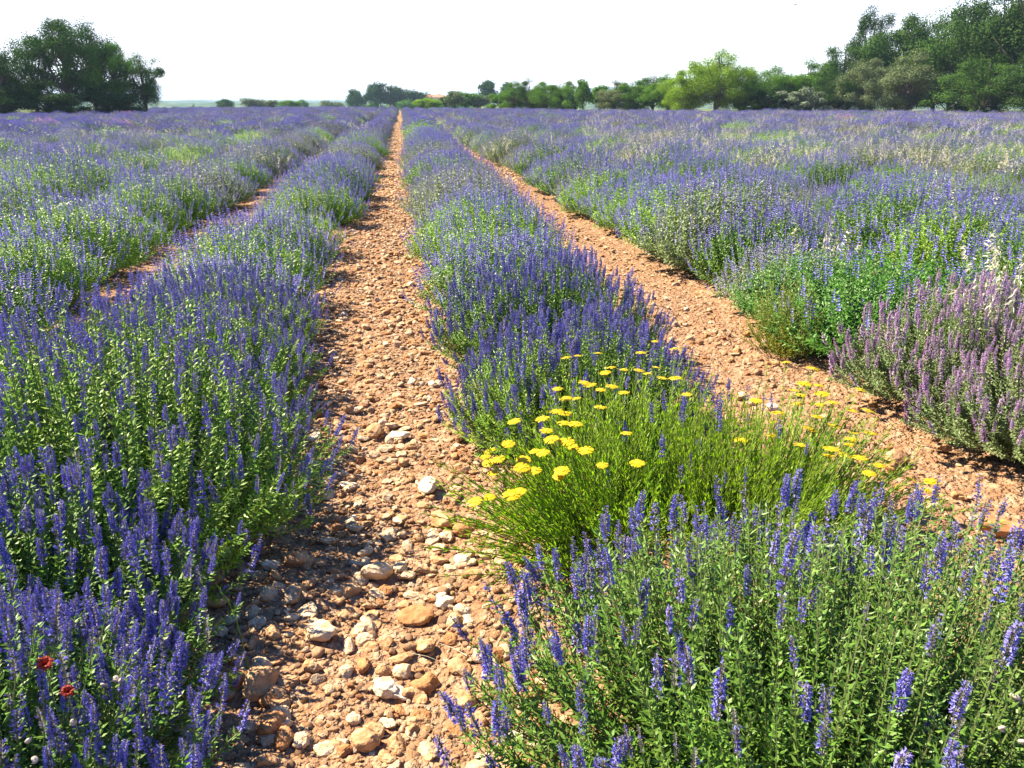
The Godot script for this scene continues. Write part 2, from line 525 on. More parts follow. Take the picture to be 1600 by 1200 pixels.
func plant_rows() -> void:
	var r := RandomNumberGenerator.new()
	r.seed = 77
	var patch := FastNoiseLite.new()
	patch.seed = 5
	patch.frequency = 0.16
	var far_at := {}
	var far_tint := {}
	var mid_at := {}
	var mid_tint := {}
	var count := {}
	var things := 0
	for k in range(-45, 60):
		var rx := row_x(k)
		var z := 0.9 if absi(k) < 3 else -1.0
		if k == 0: z = -2.5
		while z > -185.0:
			var step := r.randf_range(0.92, 1.24)
			if k == 0 and z == -2.5: step = 1.05
			if absi(k) == 1 and z > -6.0: step *= 0.66
			elif k == 1 and z > -12.0: step *= 0.82
			z -= step
			var x := rx + r.randf_range(-0.07, 0.07)
			if k == 1: x -= 0.14 + 0.3 * smoothstep(10.0, 45.0, -z)
			if k == 0: x += 0.12 * smoothstep(12.0, 45.0, -z)
			var deg := rad_to_deg(atan2(x, -z)) if z < 0.0 else 90.0 * signf(x)
			var d := sqrt(x * x + z * z)
			var kept := r.randf() > 0.012
			var pick := r.randf()
			var p1 := patch.get_noise_2d(x * 1.1, z * 0.8) + r.randf_range(-0.16, 0.16)
			var size := r.randf_range(0.84, 1.14) * (1.0 + 0.2 * patch.get_noise_2d(x + 60.0, z))
			var turn := r.randf_range(-0.25, 0.25) + (PI if r.randf() < 0.5 else 0.0)
			var tone := r.randf_range(0.82, 1.0)
			if d > 4.0 and (deg < (-50.0 if d < 14.0 else -38.0 if d < 50.0 else -30.0) or deg > (62.0 if d < 14.0 else 52.0 if d < 50.0 else 43.0)):
				continue
			if d > field_end(deg) or not kept:
				continue
			var kind := "violet"
			if p1 > 0.35: kind = "green"
			elif p1 > 0.16: kind = "mixed"
			elif p1 < -0.22: kind = "faded"
			elif pick < 0.18: kind = "mixed"
			elif pick < 0.30: kind = "faded"
			if pick > 0.993 and absi(k) > 2: kind = "pink"
			if k == 2 and d < 6.0 and z > -4.0: kind = "mixed"
			if k == 1 and z > -4.15: kind = "pink"
			elif k == 1 and z > -5.2: kind = "deep"
			elif k == 0 and z < -4.9 and z > -5.6: kind = "mixed"
			elif k == 0 and z < -3.2 and z > -14.0 and kind == "green": kind = "violet"
			elif k == -1 and z > -2.4: kind = "violet"
			elif k == -1 and z > -4.4: kind = "mixed"
			elif k == -1 and z > -26.0 and kind == "green": kind = "violet" if pick < 0.7 else "mixed"
			elif k == -2 and z > -11.0 and z < -7.5: kind = "mixed"
			if k == 0 and z > -3.3: # the place of the big bush and the daisies
				continue
			var at := Vector3(x, ground_y(x, z) - 0.01, z)
			var grow := Vector3(size * r.randf_range(1.1, 1.24), size * r.randf_range(0.86, 1.18), size * 1.14)
			var seen := deg > -26.0 and deg < (57.0 if d < 6.0 else 41.0) or d < 2.6
			if z > -1.15: seen = false
			if d < 34.0 and things < 285 and seen:
				things += 1
				count[k] = count.get(k, 2 if k == 0 else 1 if k == -1 else 0) + 1
				var which := "row shading the stony track's edge" if k == -1 else "row with yellow daisies" if k == 0 else "row with the pink-flowered bush" if k == 1 else "%s row behind the pink-flowered one" % ordinal(k - 1) if k > 1 else "%s row towards the lone oak clump" % ordinal(-1 - k)
				var nth: int = count[k]
				if k == 0: daisy_row.push_back(z)
				var label := "%s lavender bush, %s along the %s" % [kinds_look[kind], ordinal(nth), which]
				if d < 5.2:
					near_bush(kind, at, turn, grow, label, r)
				else:
					var o := thing("lavender_bush", label, "bush", at, turn, "lavender bushes of the planted rows")
					var kit: Array = mid_kit[kind][things % mid_kit[kind].size()]
					part("foliage", kit[0], o, true).scale = grow
					part("flower_spikes", kit[1], o, true).scale = grow
			else:
				var t := Transform3D(Basis(Vector3.UP, turn).scaled_local(grow), at)
				var into := mid_at if d < 34.0 else far_at
				var tint := mid_tint if d < 34.0 else far_tint
				if not into.has(kind):
					into[kind] = []
					tint[kind] = PackedColorArray()
				into[kind].push_back(t)
				tint[kind].push_back(Color(tone, tone, tone))
	var o := Node3D.new()
	o.name = "lavender_field"
	tag(o, "lavender rows receding as one purple mass towards the trees", "field", "", "stuff")
	add_child(o, true)
	for kind in mid_at:
		scatter("foliage", mid_kit[kind][0][0], mid_at[kind], mid_tint[kind], o)
		scatter("flower_spikes", mid_kit[kind][0][1], mid_at[kind], mid_tint[kind], o)
	for f in far_kit:
		if far_at.has(f[0]):
			scatter("distant_bushes", f[1], far_at[f[0]], far_tint[f[0]], o)
	print("bushes ", things)

# the big bush whose single spikes one can count
func big_bush() -> void:
	var r := RandomNumberGenerator.new()
	r.seed = 401
	var at := Vector3(0.86, ground_y(0.86, -1.36), -1.36)
	var o := thing("lavender_bush", "big green lavender bush with tall scattered spikes, in front of the yellow daisies", "bush", at, 0.0, "lavender bushes of the planted rows")
	var s := stems(r, 1300, 0.82, 0.64, 0.6)
	var f := foliage(r, s, 58, 0.031, 0.0064, 4)
	part("foliage", mesh_of([f[0]], [M.leaf]), o, true)
	part("stems", mesh_of([f[1]], [M.stem]), o, true)
	var n := 0
	var more := []
	var more_tint := PackedColorArray()
	for k in s.size():
		var tip: Vector3 = s[k][2]
		var e := Vector2(tip.x / 0.82, tip.z / 0.64).length()
		# thick at the rim towards the track and at the back, thin in the middle
		var want := 0.13
		if e > 0.6: want = 0.26
		if tip.z < -0.25: want = 0.38
		if tip.x < -0.4: want = 0.36
		if r.randf() > want * 1.3:
			continue
		n += 1
		if n > 295:
			more.push_back(stand(tip, s[k][3], r.randf() * TAU, r.randf_range(0.45, 0.85), 0.88))
			more_tint.push_back(Color.WHITE * r.randf_range(0.85, 1.0))
			continue
		var pool: Array = near_spikes.violet if r.randf() < 0.6 else sparse_spikes.violet
		var sp := part("flower_spike", pool[r.randi() % pool.size()], o)
		sp.transform = stand(tip, s[k][3], r.randf() * TAU, r.randf_range(0.55, 1.05), 0.88)
	scatter("small_spikes", sparse_spikes.violet[0], more, more_tint, o)

# ---------- daisies ----------
func daisy_mesh(r: RandomNumberGenerator) -> Array:
	var g := Geo.new()
	var n := r.randi_range(17, 22)
	for k in n:
		var a := TAU * k / n + r.randf_range(-0.06, 0.06)
		var o := Vector3(cos(a), 0, sin(a))
		var s := Vector3(-sin(a), 0, cos(a))
		var l := r.randf_range(0.025, 0.030)
		var col := Color(r.randf_range(0.9, 1.0), r.randf_range(0.88, 1.0), 1.0)
		var b := g.v.size()
		var dip := r.randf_range(-0.004, 0.002)
		for q in [[0.006, 0.0018, 0.002], [0.016, 0.0042, 0.0022], [0.93, 0.0044, 0.001], [1.0, 0.0022, -0.001]]:
			var m: float = q[0] if q[0] < 0.5 else l * q[0]
			var y: float = q[2] + dip * m / 0.03
			g.v.push_back(o * m - s * q[1] + Vector3(0, y, 0)); g.v.push_back(o * m + s * q[1] + Vector3(0, y, 0))
			g.c.push_back(col); g.c.push_back(col)
		for q in 3:
			var e := b + q * 2
			g.i.append_array(PackedInt32Array([e, e + 2, e + 1, e + 1, e + 2, e + 3]))
	var d := Geo.new()
	for ring in 4:
		var t := ring / 3.0
		for k in 12:
			var a := TAU * k / 12
			var rad := 0.0105 * cos(t * PI * 0.5) + 0.0003
			d.v.push_back(Vector3(cos(a) * rad, 0.002 + 0.003 * sin(t * PI * 0.5), sin(a) * rad))
			d.c.push_back(Color(1, 1, 1) * (1.0 - 0.15 * t))
	for ring in 3:
		for k in 12:
			var p := ring * 12 + k
			var q := ring * 12 + (k + 1) % 12
			d.i.append_array(PackedInt32Array([p, p + 12, q, q, p + 12, q + 12]))
	return [mesh_of([g], [M.petal]), mesh_of([d], [M.centre])]

func daisy_plant(label: String, heads: Array, root: Vector3, spread: float, seed_: int, extra: int, leaf_mat: Material) -> void:
	var r := RandomNumberGenerator.new()
	r.seed = seed_
	root.y = ground_y(root.x, root.z)
	var o := thing("daisy_plant", label, "flower plant", root, 0.0)
	var models := [daisy_mesh(r), daisy_mesh(r), daisy_mesh(r)]
	var lines := []
	for h in heads:
		var seen: Vector3 = h * (0.95 if h.z < -2.8 else 1.0)
		var tip: Vector3 = seen + Vector3(0, 1.5, 0) - root
		var base := Vector3(tip.x, 0, tip.z) * 0.35 + Vector3(r.randf_range(-spread, spread), 0, r.randf_range(-spread, spread)) * 0.5
		var ctrl := base.lerp(Vector3(tip.x, 0, tip.z), 0.6) + Vector3(0, tip.y * 0.55, 0)
		lines.push_back([base, ctrl, tip, (tip - ctrl).normalized()])
	var leafy := lines.duplicate()
	for k in extra:
		var from: Array = lines[r.randi() % lines.size()]
		var tip2: Vector3 = from[2] * Vector3(1, r.randf_range(0.5, 0.95), 1) + Vector3(r.randf_range(-spread, spread), 0, r.randf_range(-spread, spread))
		var base2 := Vector3(tip2.x, 0, tip2.z) * 0.5
		leafy.push_back([base2, base2.lerp(tip2, 0.5) + Vector3(0, 0.03, 0), tip2, Vector3.UP])
	var f := foliage(r, leafy, 19, 0.038, 0.0055, 5, 1.2)
	part("foliage", mesh_of([f[0]], [leaf_mat]), o, true)
	part("stems", mesh_of([f[1]], [M.grass]), o, true)
	for k in lines.size():
		var s: Array = lines[k]
		var m: Array = models[k % 3]
		var up: Vector3 = (s[3] * 0.35 + Vector3(r.randf_range(-0.2, 0.2), 1.0, r.randf_range(-0.12, 0.14))).normalized()
		var head := part("flower_head", m[0], o)
		head.transform = stand(s[2], up, r.randf() * TAU, r.randf_range(0.64, 0.96) * (1.12 if seed_ == 62 else 1.0))
		part("flower_centre", m[1], head)

# ---------- stones ----------
func stone_geo(r: RandomNumberGenerator, angular: float, res: int) -> Geo:
	# a ball of res x res faces per cube side, cut by random planes and worn by noise
	var g := Geo.new()
	var n := FastNoiseLite.new()
	n.seed = r.randi() % 9999
	n.frequency = 0.9
	n.fractal_octaves = 3
	var planes := []
	for k in 9:
		var d := Vector3(r.randfn(), r.randfn(), r.randfn()).normalized()
		planes.push_back([d, r.randf_range(0.5, 0.88)])
	var at := {}
	var sides := [[Vector3.RIGHT, Vector3.UP], [Vector3.LEFT, Vector3.BACK], [Vector3.UP, Vector3.BACK], [Vector3.DOWN, Vector3.RIGHT], [Vector3.BACK, Vector3.RIGHT], [Vector3.FORWARD, Vector3.UP]]
	for s in sides:
		var a: Vector3 = s[0]
		var u: Vector3 = s[1]
		var w: Vector3 = a.cross(u)
		var ids := []
		for y in res + 1:
			for x in res + 1:
				var p: Vector3 = (a + u * (2.0 * x / res - 1.0) + w * (2.0 * y / res - 1.0)).normalized()
				var key := p.snapped(Vector3.ONE * 0.001)
				if not at.has(key):
					var q := p
					for pl in planes:
						var far: float = q.dot(pl[0]) - pl[1]
						if far > 0.0:
							q -= pl[0] * far * angular
					q *= 1.0 + 0.2 * n.get_noise_3dv(p * 1.4) + 0.12 * n.get_noise_3dv(p * 4.5)
					at[key] = g.v.size()
					g.v.push_back(q * 0.5)
					g.c.push_back(Color.WHITE)
				ids.push_back(at[key])
		for y in res:
			for x in res:
				var k := y * (res + 1) + x
				g.i.append_array(PackedInt32Array([ids[k], ids[k + res + 1], ids[k + 1], ids[k + 1], ids[k + res + 1], ids[k + res + 2]]))
	return g

var daisy_row := [-1.36, -2.6]
var stone_list := []  # [size on the picture, position, basis, tone, shape number]

func lay_stones() -> void:
	var r := RandomNumberGenerator.new()
	r.seed = 909
	var shapes := []
	var small := []
	for k in 10:
		var ang := 0.97 if k % 2 == 0 else 0.75
		shapes.push_back(stone_geo(r, ang, 8))
		small.push_back(stone_geo(r, ang, 3))
	var tones := ["cream", "buff", "ochre", "white", "grey"]
	var meshes := {}
	var lesser := {}
	for t in tones:
		meshes[t] = []
		lesser[t] = []
		for k in 10:
			meshes[t].push_back(mesh_of([shapes[k]], [M["stone_" + t]], true))
			lesser[t].push_back(mesh_of([small[k]], [M["stone_" + t]], k % 2 == 1))
	# the stones one can single out by eye: x, z, width, height over width, tone, shape, label
	var known := [
		[-0.43, -1.91, 0.125, 0.75, "buff", 1, "largest grey-topped egg-shaped stone at the dry grass stalk"],
		[-0.50, -1.93, 0.085, 0.8, "ochre", 3, "upright ochre stone leaning against the egg-shaped stone"],
		[-0.14, -2.42, 0.105, 0.75, "cream", 5, "round pitted cream stone alone in mid-track"],
		[0.09, -2.77, 0.14, 0.5, "buff", 0, "long flat-topped buff stone nearest the daisies on the stony track"],
		[0.16, -2.68, 0.085, 0.7, "ochre", 1, "round ochre stone touching the long flat-topped buff stone"],
		[-0.38, -1.74, 0.10, 0.7, "ochre", 7, "round ochre stone at the bottom of the stony track"],
		[-0.15, -1.67, 0.08, 0.8, "buff", 9, "smooth round buff stone at the very bottom of the stony track"],
		[-0.30, -2.12, 0.125, 0.45, "cream", 2, "long cream slab-like stone behind the egg-shaped stone"],
		[-0.40, -2.32, 0.09, 0.6, "grey", 3, "grey-brown rounded stone in the edge of the bush's shadow"],
		[-0.34, -2.24, 0.10, 0.4, "cream", 4, "thin pointed cream stone beside the grey-brown rounded one"],
		[0.05, -3.03, 0.12, 0.5, "white", 6, "palest broad flat stone beside the first daisies"],
		[2.09, -3.08, 0.13, 0.75, "buff", 0, "big upright buff stone behind the last daisy on the red track"],
		[2.00, -2.96, 0.095, 0.6, "ochre", 8, "ochre stone in front of the big upright buff stone"],
		[2.12, -2.43, 0.19, 0.6, "ochre", 4, "biggest ochre rock at the end of the red track"],
		[-0.10, -1.86, 0.08, 0.7, "white", 2, "small white angular stone near the front of the track"],
		[0.01, -2.04, 0.08, 0.5, "buff", 7, "flat buff stone by the big bush's outermost spikes"],
		[-0.41, -2.52, 0.085, 0.8, "buff", 5, "round buff stone at the shaded verge of the track"],
		[-0.19, -3.70, 0.12, 0.55, "buff", 1, "broad rounded buff stone in the middle cluster of the track"],
		[-0.07, -3.65, 0.10, 0.5, "white", 4, "white flat stone beside the broad rounded buff one"],
		[1.83, -3.78, 0.075, 0.8, "white", 9, "white round stone among the daisies on the red track"],
		[2.60, -3.72, 0.085, 0.9, "grey", 5, "dark grey round stone under the pink-flowered bush's edge"],
		[-0.02, -2.20, 0.12, 0.5, "ochre", 6, "tilted ochre slab with a shaded face on mid-track"],
	]
	for s in known:
		var o := thing("stone", s[6], "stone", Vector3(s[0], ground_y(s[0], s[1]) + s[2] * s[3] * 0.30, s[1]), r.randf() * TAU, "stones lying on the tracks")
		var m := part("rock", meshes[s[4]][s[5]], o)
		m.scale = Vector3(s[2] * 0.98, s[2] * s[3] * 0.9, s[2] * 0.76)
		m.rotation = Vector3(r.randf_range(-0.15, 0.15), 0, r.randf_range(-0.2, 0.2))
	# all others
	var gravel := {}
	var tint := {}
	var clods := []
	var clod_tint := PackedColorArray()
	for band in [[-0.75, 0.36, 0.9, 14.0, 1500.0], [1.5, 2.75, 1.4, 16.0, 520.0], [-2.9, -1.9, 3.5, 14.0, 170.0], [-0.75, 0.36, 14.0, 75.0, 320.0], [1.6, 2.7, 16.0, 50.0, 200.0]]:
		var n := int((band[1] - band[0]) * (band[3] - band[2]) * band[4])
		for k in n:
			var z: float = -lerpf(band[2], band[3], pow(r.randf(), 1.25 if band[2] < 10.0 else 1.5))
			var x: float = lerpf(band[0], band[1], r.randf())
			var clump := noise.get_noise_2d(x * 22.0, z * 22.0)
			var size := 0.009 + 0.048 * pow(r.randf(), 6.0) + 0.017 * r.randf()
			if band[2] > 10.0:
				size = r.randf_range(0.025, 0.075)
			if clump + r.randf_range(-0.35, 0.35) < -0.12 and size < 0.05:
				size *= 0.6
			var flat := r.randf_range(0.42, 0.85)
			var b := Basis.from_euler(Vector3(r.randf_range(-0.35, 0.35), r.randf() * TAU, r.randf_range(-0.35, 0.35))).scaled_local(Vector3(size * r.randf_range(0.95, 1.35), size * flat, size * r.randf_range(0.75, 1.0)))
			var at := Vector3(x, ground_y(x, z) + size * flat * r.randf_range(-0.05, 0.3), z)
			var shape := r.randi() % 10
			if x > 2.18 and x < 2.6 and band[2] < 2.0 and r.randf() < 0.7: continue
			if r.randf() < 0.42 and size < 0.045:
				clods.push_back(Transform3D(b, at))
				var cg := r.randf_range(0.55, 1.0)
				clod_tint.push_back(Color(cg, cg, cg))
				continue
			var pick := r.randf()
			var tone: String = "cream" if pick < 0.40 else "buff" if pick < 0.80 else "ochre" if pick < 0.93 else "white" if pick < 0.965 else "grey"
			stone_list.push_back([size / at.distance_to(cam_at), at, b, tone, shape, size])
	var view := -Vector3(sin(deg_to_rad(7.26)), 0, -cos(deg_to_rad(7.26)))
	var open := []
	for s in stone_list:
		var deg := rad_to_deg(atan2(s[1].x, -s[1].z)) - 7.26
		var shown: bool = s[1].z < -1.62 and absf(deg) < 31.0 and (s[1].x > -0.7 and s[1].x < 0.2 or s[1].x > 1.95 and s[1].x < 2.6)
		s.push_back(shown)
		if shown:
			open.push_back(s)
	open.sort_custom(func(a, b): return a[0] > b[0])
	var chosen := {}
	var by_label := {}
	for k in mini(270, open.size()):
		var s: Array = open[k]
		chosen[s] = true
		var far := 1
		for q in daisy_row.size():
			if absf(daisy_row[q] - s[1].z) < absf(daisy_row[far - 1] - s[1].z): far = q + 1
		var lane := "on the shaded verge" if s[1].x < -0.4 else "in mid-track" if s[1].x < -0.05 else "beside lavender" if s[1].x < 0.5 else "on the red track"
		var look := "angular" if s[4] % 2 == 0 else "rounded"
		var label := "%s %s stone %s level with the daisy row's %s bush" % [look, "greyish" if s[3] == "grey" else s[3], lane, ordinal(far)]
		if not by_label.has(label): by_label[label] = []
		by_label[label].push_back(s)
	for label in by_label:
		var same: Array = by_label[label]
		same.sort_custom(func(a, b): return a[5] > b[5])
		for k in same.size():
			var s: Array = same[k]
			var full: String = label if same.size() == 1 else ("biggest " if k == 0 else ordinal(k + 1) + " biggest ") + label
			var o := part(numbered("stone"), meshes[s[3]][s[4]], self)
			tag(o, full, "stone", "stones lying on the tracks")
			o.transform = Transform3D(s[2], s[1])
	for s in stone_list:
		if chosen.has(s):
			continue
		var key: String = s[3] + str(s[4])
		if not gravel.has(key):
			gravel[key] = []
			tint[key] = PackedColorArray()
		gravel[key].push_back(Transform3D(s[2], s[1]))
		var g := r.randf_range(0.75, 1.0)
		tint[key].push_back(Color(g, g * r.randf_range(0.94, 1.0), g * r.randf_range(0.86, 1.0)))
	var o := Node3D.new()
	o.name = "gravel"
	tag(o, "small stones and soil clods strewn over the tracks", "gravel", "", "stuff")
	add_child(o, true)
	for key in gravel:
		scatter("pebbles", lesser[key.left(-1)][int(key.right(1))], gravel[key], tint[key], o)
	scatter("soil_clods", mesh_of([small[2]], [M.clod], true), clods, clod_tint, o)
	print("stones ", stone_list.size(), " clods ", clods.size())

# ---------- grasses and small finds ----------
func oat_mesh(r: RandomNumberGenerator, stalks: int, high: float) -> ArrayMesh:
	var g := Geo.new()
	var e := Geo.new()
	for k in stalks:
		var a := r.randf() * TAU
		var o := Vector3(cos(a), 0, sin(a))
		var lean := r.randf_range(0.05, 0.4)
		var h := high * r.randf_range(0.75, 1.1)
		var pts := PackedVector3Array()
		for q in 5:
			var t := q / 4.0
			pts.push_back(o * (0.04 + lean * h * t * t) + Vector3(0, h * t * (1.0 - 0.15 * lean * t), 0))
		g.tube(pts, 0.0016, 0.0009, 3, Color(0.85, 0.85, 0.7))
		for q in 16:
			var t2 := r.randf_range(0.68, 1.0)
			var p := pts[2].lerp(pts[4], (t2 - 0.5) * 2.0)
			var d := (o * r.randf_range(0.0, 0.9) + Vector3(r.randf_range(-0.5, 0.5), r.randf_range(-0.9, 0.25), r.randf_range(-0.5, 0.5))).normalized()
			var s := d.cross(Vector3(r.randf() - 0.5, 0.3, r.randf() - 0.5)).normalized()
			var c := r.randf_range(0.75, 1.0)
			e.leaf(p + d * 0.012, d, s, r.randf_range(0.028, 0.05), 0.009, 0.1, Color(c, c, c * 0.95))
	for k in stalks * 3:
		var a2 := r.randf() * TAU
		var o2 := Vector3(cos(a2), 0, sin(a2))
		g.blade(o2 * 0.05, (o2 * 0.35 + Vector3.UP).normalized(), Vector3(-sin(a2), 0, cos(a2)), high * r.randf_range(0.35, 0.7), 0.006, o2 * 0.12 - Vector3(0, 0.08, 0), Color(0.8, 0.85, 0.6))
	return mesh_of([g, e], [M.straw, M.oat])

func grass_mesh(r: RandomNumberGenerator, n: int, high: float, mat: Material) -> ArrayMesh:
	var g := Geo.new()
	for k in n:
		var a := r.randf() * TAU
		var o := Vector3(cos(a), 0, sin(a))
		var h := high * r.randf_range(0.5, 1.1)
		var c := r.randf_range(0.6, 1.0)
		g.blade(o * r.randf_range(0.0, 0.16), (o * r.randf_range(0.1, 0.6) + Vector3.UP).normalized(), Vector3(-sin(a), 0, cos(a)), h, r.randf_range(0.005, 0.009), o * h * r.randf_range(0.1, 0.4) - Vector3(0, h * 0.15, 0), Color(c, c, c), 4)
	return mesh_of([g], [mat])

func small_things() -> void:
	var r := RandomNumberGenerator.new()
	r.seed = 55
	var oats := [oat_mesh(r, 14, 0.72), oat_mesh(r, 18, 0.76), oat_mesh(r, 9, 0.68)]
	var lush := [grass_mesh(r, 150, 0.62, M.grass), grass_mesh(r, 120, 0.55, M.grass)]
	var known := [
		[13.9, -21.7, "pale oat tuft, tallest of the far pair below the dense oaks"], [15.8, -22.8, "pale oat tuft beside the tallest one below the dense oaks"], [6.4, -14.3, "silvery oat tuft over the lime-green grass patch"],
		[7.7, -15.1, "silvery oat tuft bent over bright green lavender"], [5.5, -8.3, "bleached oat tuft at the edge of the yellowish grass"], [2.75, -5.3, "white oat tuft standing in the row beside the red track"],
		[3.5, -4.4, "drooping white oat tuft behind the pink-flowered bush"], [2.9, -3.6, "hanging white oat tuft touching the pink flower spikes"], [14.6, -19.6, "pale oat tuft near the arching yellow grasses"],
		[16.2, -26.7, "small pale oat tuft far along below the tallest oaks"], [10.1, -13.0, "pale oat tuft at the outermost end of the field"], [4.9, -6.8, "silvery oat tuft beside the arching lime grass"], [-2.7, -43.7, "cream oat tuft far up the row beside the stony track"],
		[-1.5, -32.6, "cream oat tuft half-way up the row beside the stony track"], [-7.5, -29.7, "white oat tuft in the field towards the lone oak clump"], [4.1, -23.0, "oat tuft at the far end of the red track"],
	]
	for k in known.size():
		var s: Array = known[k]
		var o := thing("oat_tuft", s[2], "grass tuft", Vector3(s[0], ground_y(s[0], s[1]), s[1]), r.randf() * TAU, "wild oat tufts in the lavender")
		part("stalks", oats[k % 3], o)
	var green := [
		[6.8, -9.4, 1, "arching lime-green grass tuft between two lavender rows"], [6.3, -9.0, 0, "second arching grass tuft leaning over the lime-green one"], [7.1, -14.9, 0, "bright green grass tuft among blue spikes, behind the arching ones"],
		[-3.2, -19.5, 1, "light green grass tuft beside the dark gap left of the track row".replace(" left of the track row", " between two rows")], [-2.95, -20.4, 0, "light green grass tuft just behind the one at the dark gap"],
	]
	for s in green:
		var o := thing("grass_tuft", s[3], "grass tuft", Vector3(s[0], ground_y(s[0], s[1]), s[1]), r.randf() * TAU, "green grass tufts in the lavender")
		part("blades", lush[s[2]], o)
	# yellow-green weed at the foot of the row
	var ws := stems(r, 160, 0.26, 0.3, 0.5)
	var wf := foliage(r, ws, 24, 0.03, 0.006, 3)
	var w := thing("weed", "yellow-green wispy weed at the red track's edge among lavender", "weed", Vector3(2.34, ground_y(2.34, -4.75), -4.75))
	part("foliage", mesh_of([wf[0]], [M.leaf_yellow]), w, true)
	part("stems", mesh_of([wf[1]], [M.stem]), w, true)
	# countless other oats scattered through the far field
	var at := []
	var tint := PackedColorArray()
	for k in 1500:
		var deg := r.randf_range(-20.0, 39.0) if r.randf() < 0.35 else r.randf_range(12.0, 40.0)
		var d := r.randf_range(15.0, 95.0)
		if d > field_end(deg) - 2.0: continue
		var p := around(deg, d)
		if absf(p.x) < 1.0 and p.x > -0.7: continue
		at.push_back(Transform3D(Basis(Vector3.UP, r.randf() * TAU).scaled_local(Vector3.ONE * r.randf_range(0.8, 1.2)), p))
		tint.push_back(Color.WHITE * r.randf_range(0.8, 1.0))
	var wild := Node3D.new()
	wild.name = "wild_oats"
	tag(wild, "pale wild oats dotted through the far lavender", "grass", "", "stuff")
	add_child(wild, true)
	scatter("stalks", oat_mesh(r, 5, 0.74), at, tint, wild)
	# straws on the soil
	var sg := Geo.new()
	for k in 150:
		var lane := r.randf()
		var x := r.randf_range(-0.65, 0.3) if lane < 0.6 else r.randf_range(1.8, 2.6)
		var z := -r.randf_range(1.5, 6.0)
		var a := r.randf() * TAU
		var l := r.randf_range(0.03, 0.12)
		var p := Vector3(x, ground_y(x, z) + 0.014, z)
		var q := Vector3(x + cos(a) * l, ground_y(x + cos(a) * l, z + sin(a) * l) + 0.018, z + sin(a) * l)
		sg.tube(PackedVector3Array([p, p.lerp(q, 0.5) + Vector3(0, 0.006, 0), q]), 0.0012, 0.0007, 3, Color.WHITE * r.randf_range(0.6, 1.0))
	var straws := part(numbered("dry_straws"), mesh_of([sg], [M.straw]), self, true)
	tag(straws, "dry straws strewn over the soil of both tracks", "straw")
	# the lone stalk by the egg-shaped stone
	var lone := thing("grass_stalk", "single dry grass stalk rising beside the egg-shaped stone", "grass stalk", Vector3(-0.475, ground_y(-0.475, -1.96), -1.96))
	var lg := Geo.new()
	lg.tube(PackedVector3Array([Vector3.ZERO, Vector3(-0.005, 0.1, 0), Vector3(-0.02, 0.2, -0.01), Vector3(-0.055, 0.28, -0.02)]), 0.0022, 0.001, 4, Color(0.9, 1.0, 0.8))
	part("stalk", mesh_of([lg], [M.grass]), lone)
	var le := Geo.new()
	for k in 16:
		var p := Vector3(-0.02, 0.2, -0.01).lerp(Vector3(-0.055, 0.28, -0.02), k / 15.0)
		le.leaf(p, Vector3(r.randf_range(-0.7, 0.3), 0.8, r.randf_range(-0.5, 0.5)).normalized(), Vector3(0.6, 0.2, 0.7).normalized(), 0.017, 0.004, 0.1, Color.WHITE)
	part("seed_head", mesh_of([le], [M.grass]), lone)
	# snails on the spikes
	var snails := [
		[-0.685, 0.28, -1.640, "cream snail, lower of the row of three by violet spikes"], [-0.670, 0.28, -1.632, "pinkish cream snail at the end of the row of three"], [-0.705, 0.28, -1.619, "pinkish snail heading the row of three by violet spikes"],
		[-0.745, 0.32, -1.564, "white snail under a pale violet flower head"], [-0.717, 0.30, -1.483, "round white snail just below the smaller red poppy"], [-0.771, 0.32, -1.415, "greenish cream snail on thin stems below the poppies"],
		[-0.659, 0.2, -1.468, "pink-tinged snail low down by the shaded soil"], [-0.753, 0.30, -1.384, "white snail lowest of all on the shaded bush"], [-0.697, 0.28, -1.755, "cream snail highest up on the shaded bush"],
		[1.142, 0.4, -1.196, "largest white snail on the big green bush"], [1.061, 0.4, -1.122, "small white snail beneath the largest white one"], [1.073, 0.4, -1.086, "half-hidden white snail at the outer rim of the big bush"],
	]
	var sh := Geo.new()
	var turns := 40
	for k in turns + 1:
		var t := float(k) / turns
		var a := t * TAU * 2.4
		var rad := 0.0075 * pow(t, 1.3)
		var tube_r := 0.0009 + 0.0052 * pow(t, 1.2)
		var c := Vector3(cos(a) * rad, (1.0 - t) * 0.008, sin(a) * rad)
		var out_ := Vector3(cos(a), 0, sin(a))
		for s in 8:
			var b := TAU * s / 8
			sh.v.push_back(c + out_ * cos(b) * tube_r + Vector3(0, sin(b) * tube_r, 0))
			var g := 1.0 if s % 4 != 1 else 0.62
			sh.c.push_back(Color(g, g * 0.96, g * 0.9))
	for k in turns:
		for s in 8:
			var p := k * 8 + s
			var q := k * 8 + (s + 1) % 8
			sh.i.append_array(PackedInt32Array([p, q, p + 8, q, q + 8, p + 8]))
	var shell := mesh_of([sh], [M.shell], true)
	for s in snails:
		var o := part(numbered("snail"), shell, self)
		tag(o, s[3], "snail", "snails on the bushes")
		o.position = cam_at + (Vector3(s[0], s[1], s[2]) - cam_at) * 0.86
		o.rotation = Vector3(r.randf_range(0.3, 1.2), r.randf() * TAU, r.randf_range(-0.4, 0.4))
		o.scale = Vector3.ONE * (0.95 if s[3].begins_with("largest") else r.randf_range(0.55, 0.72))
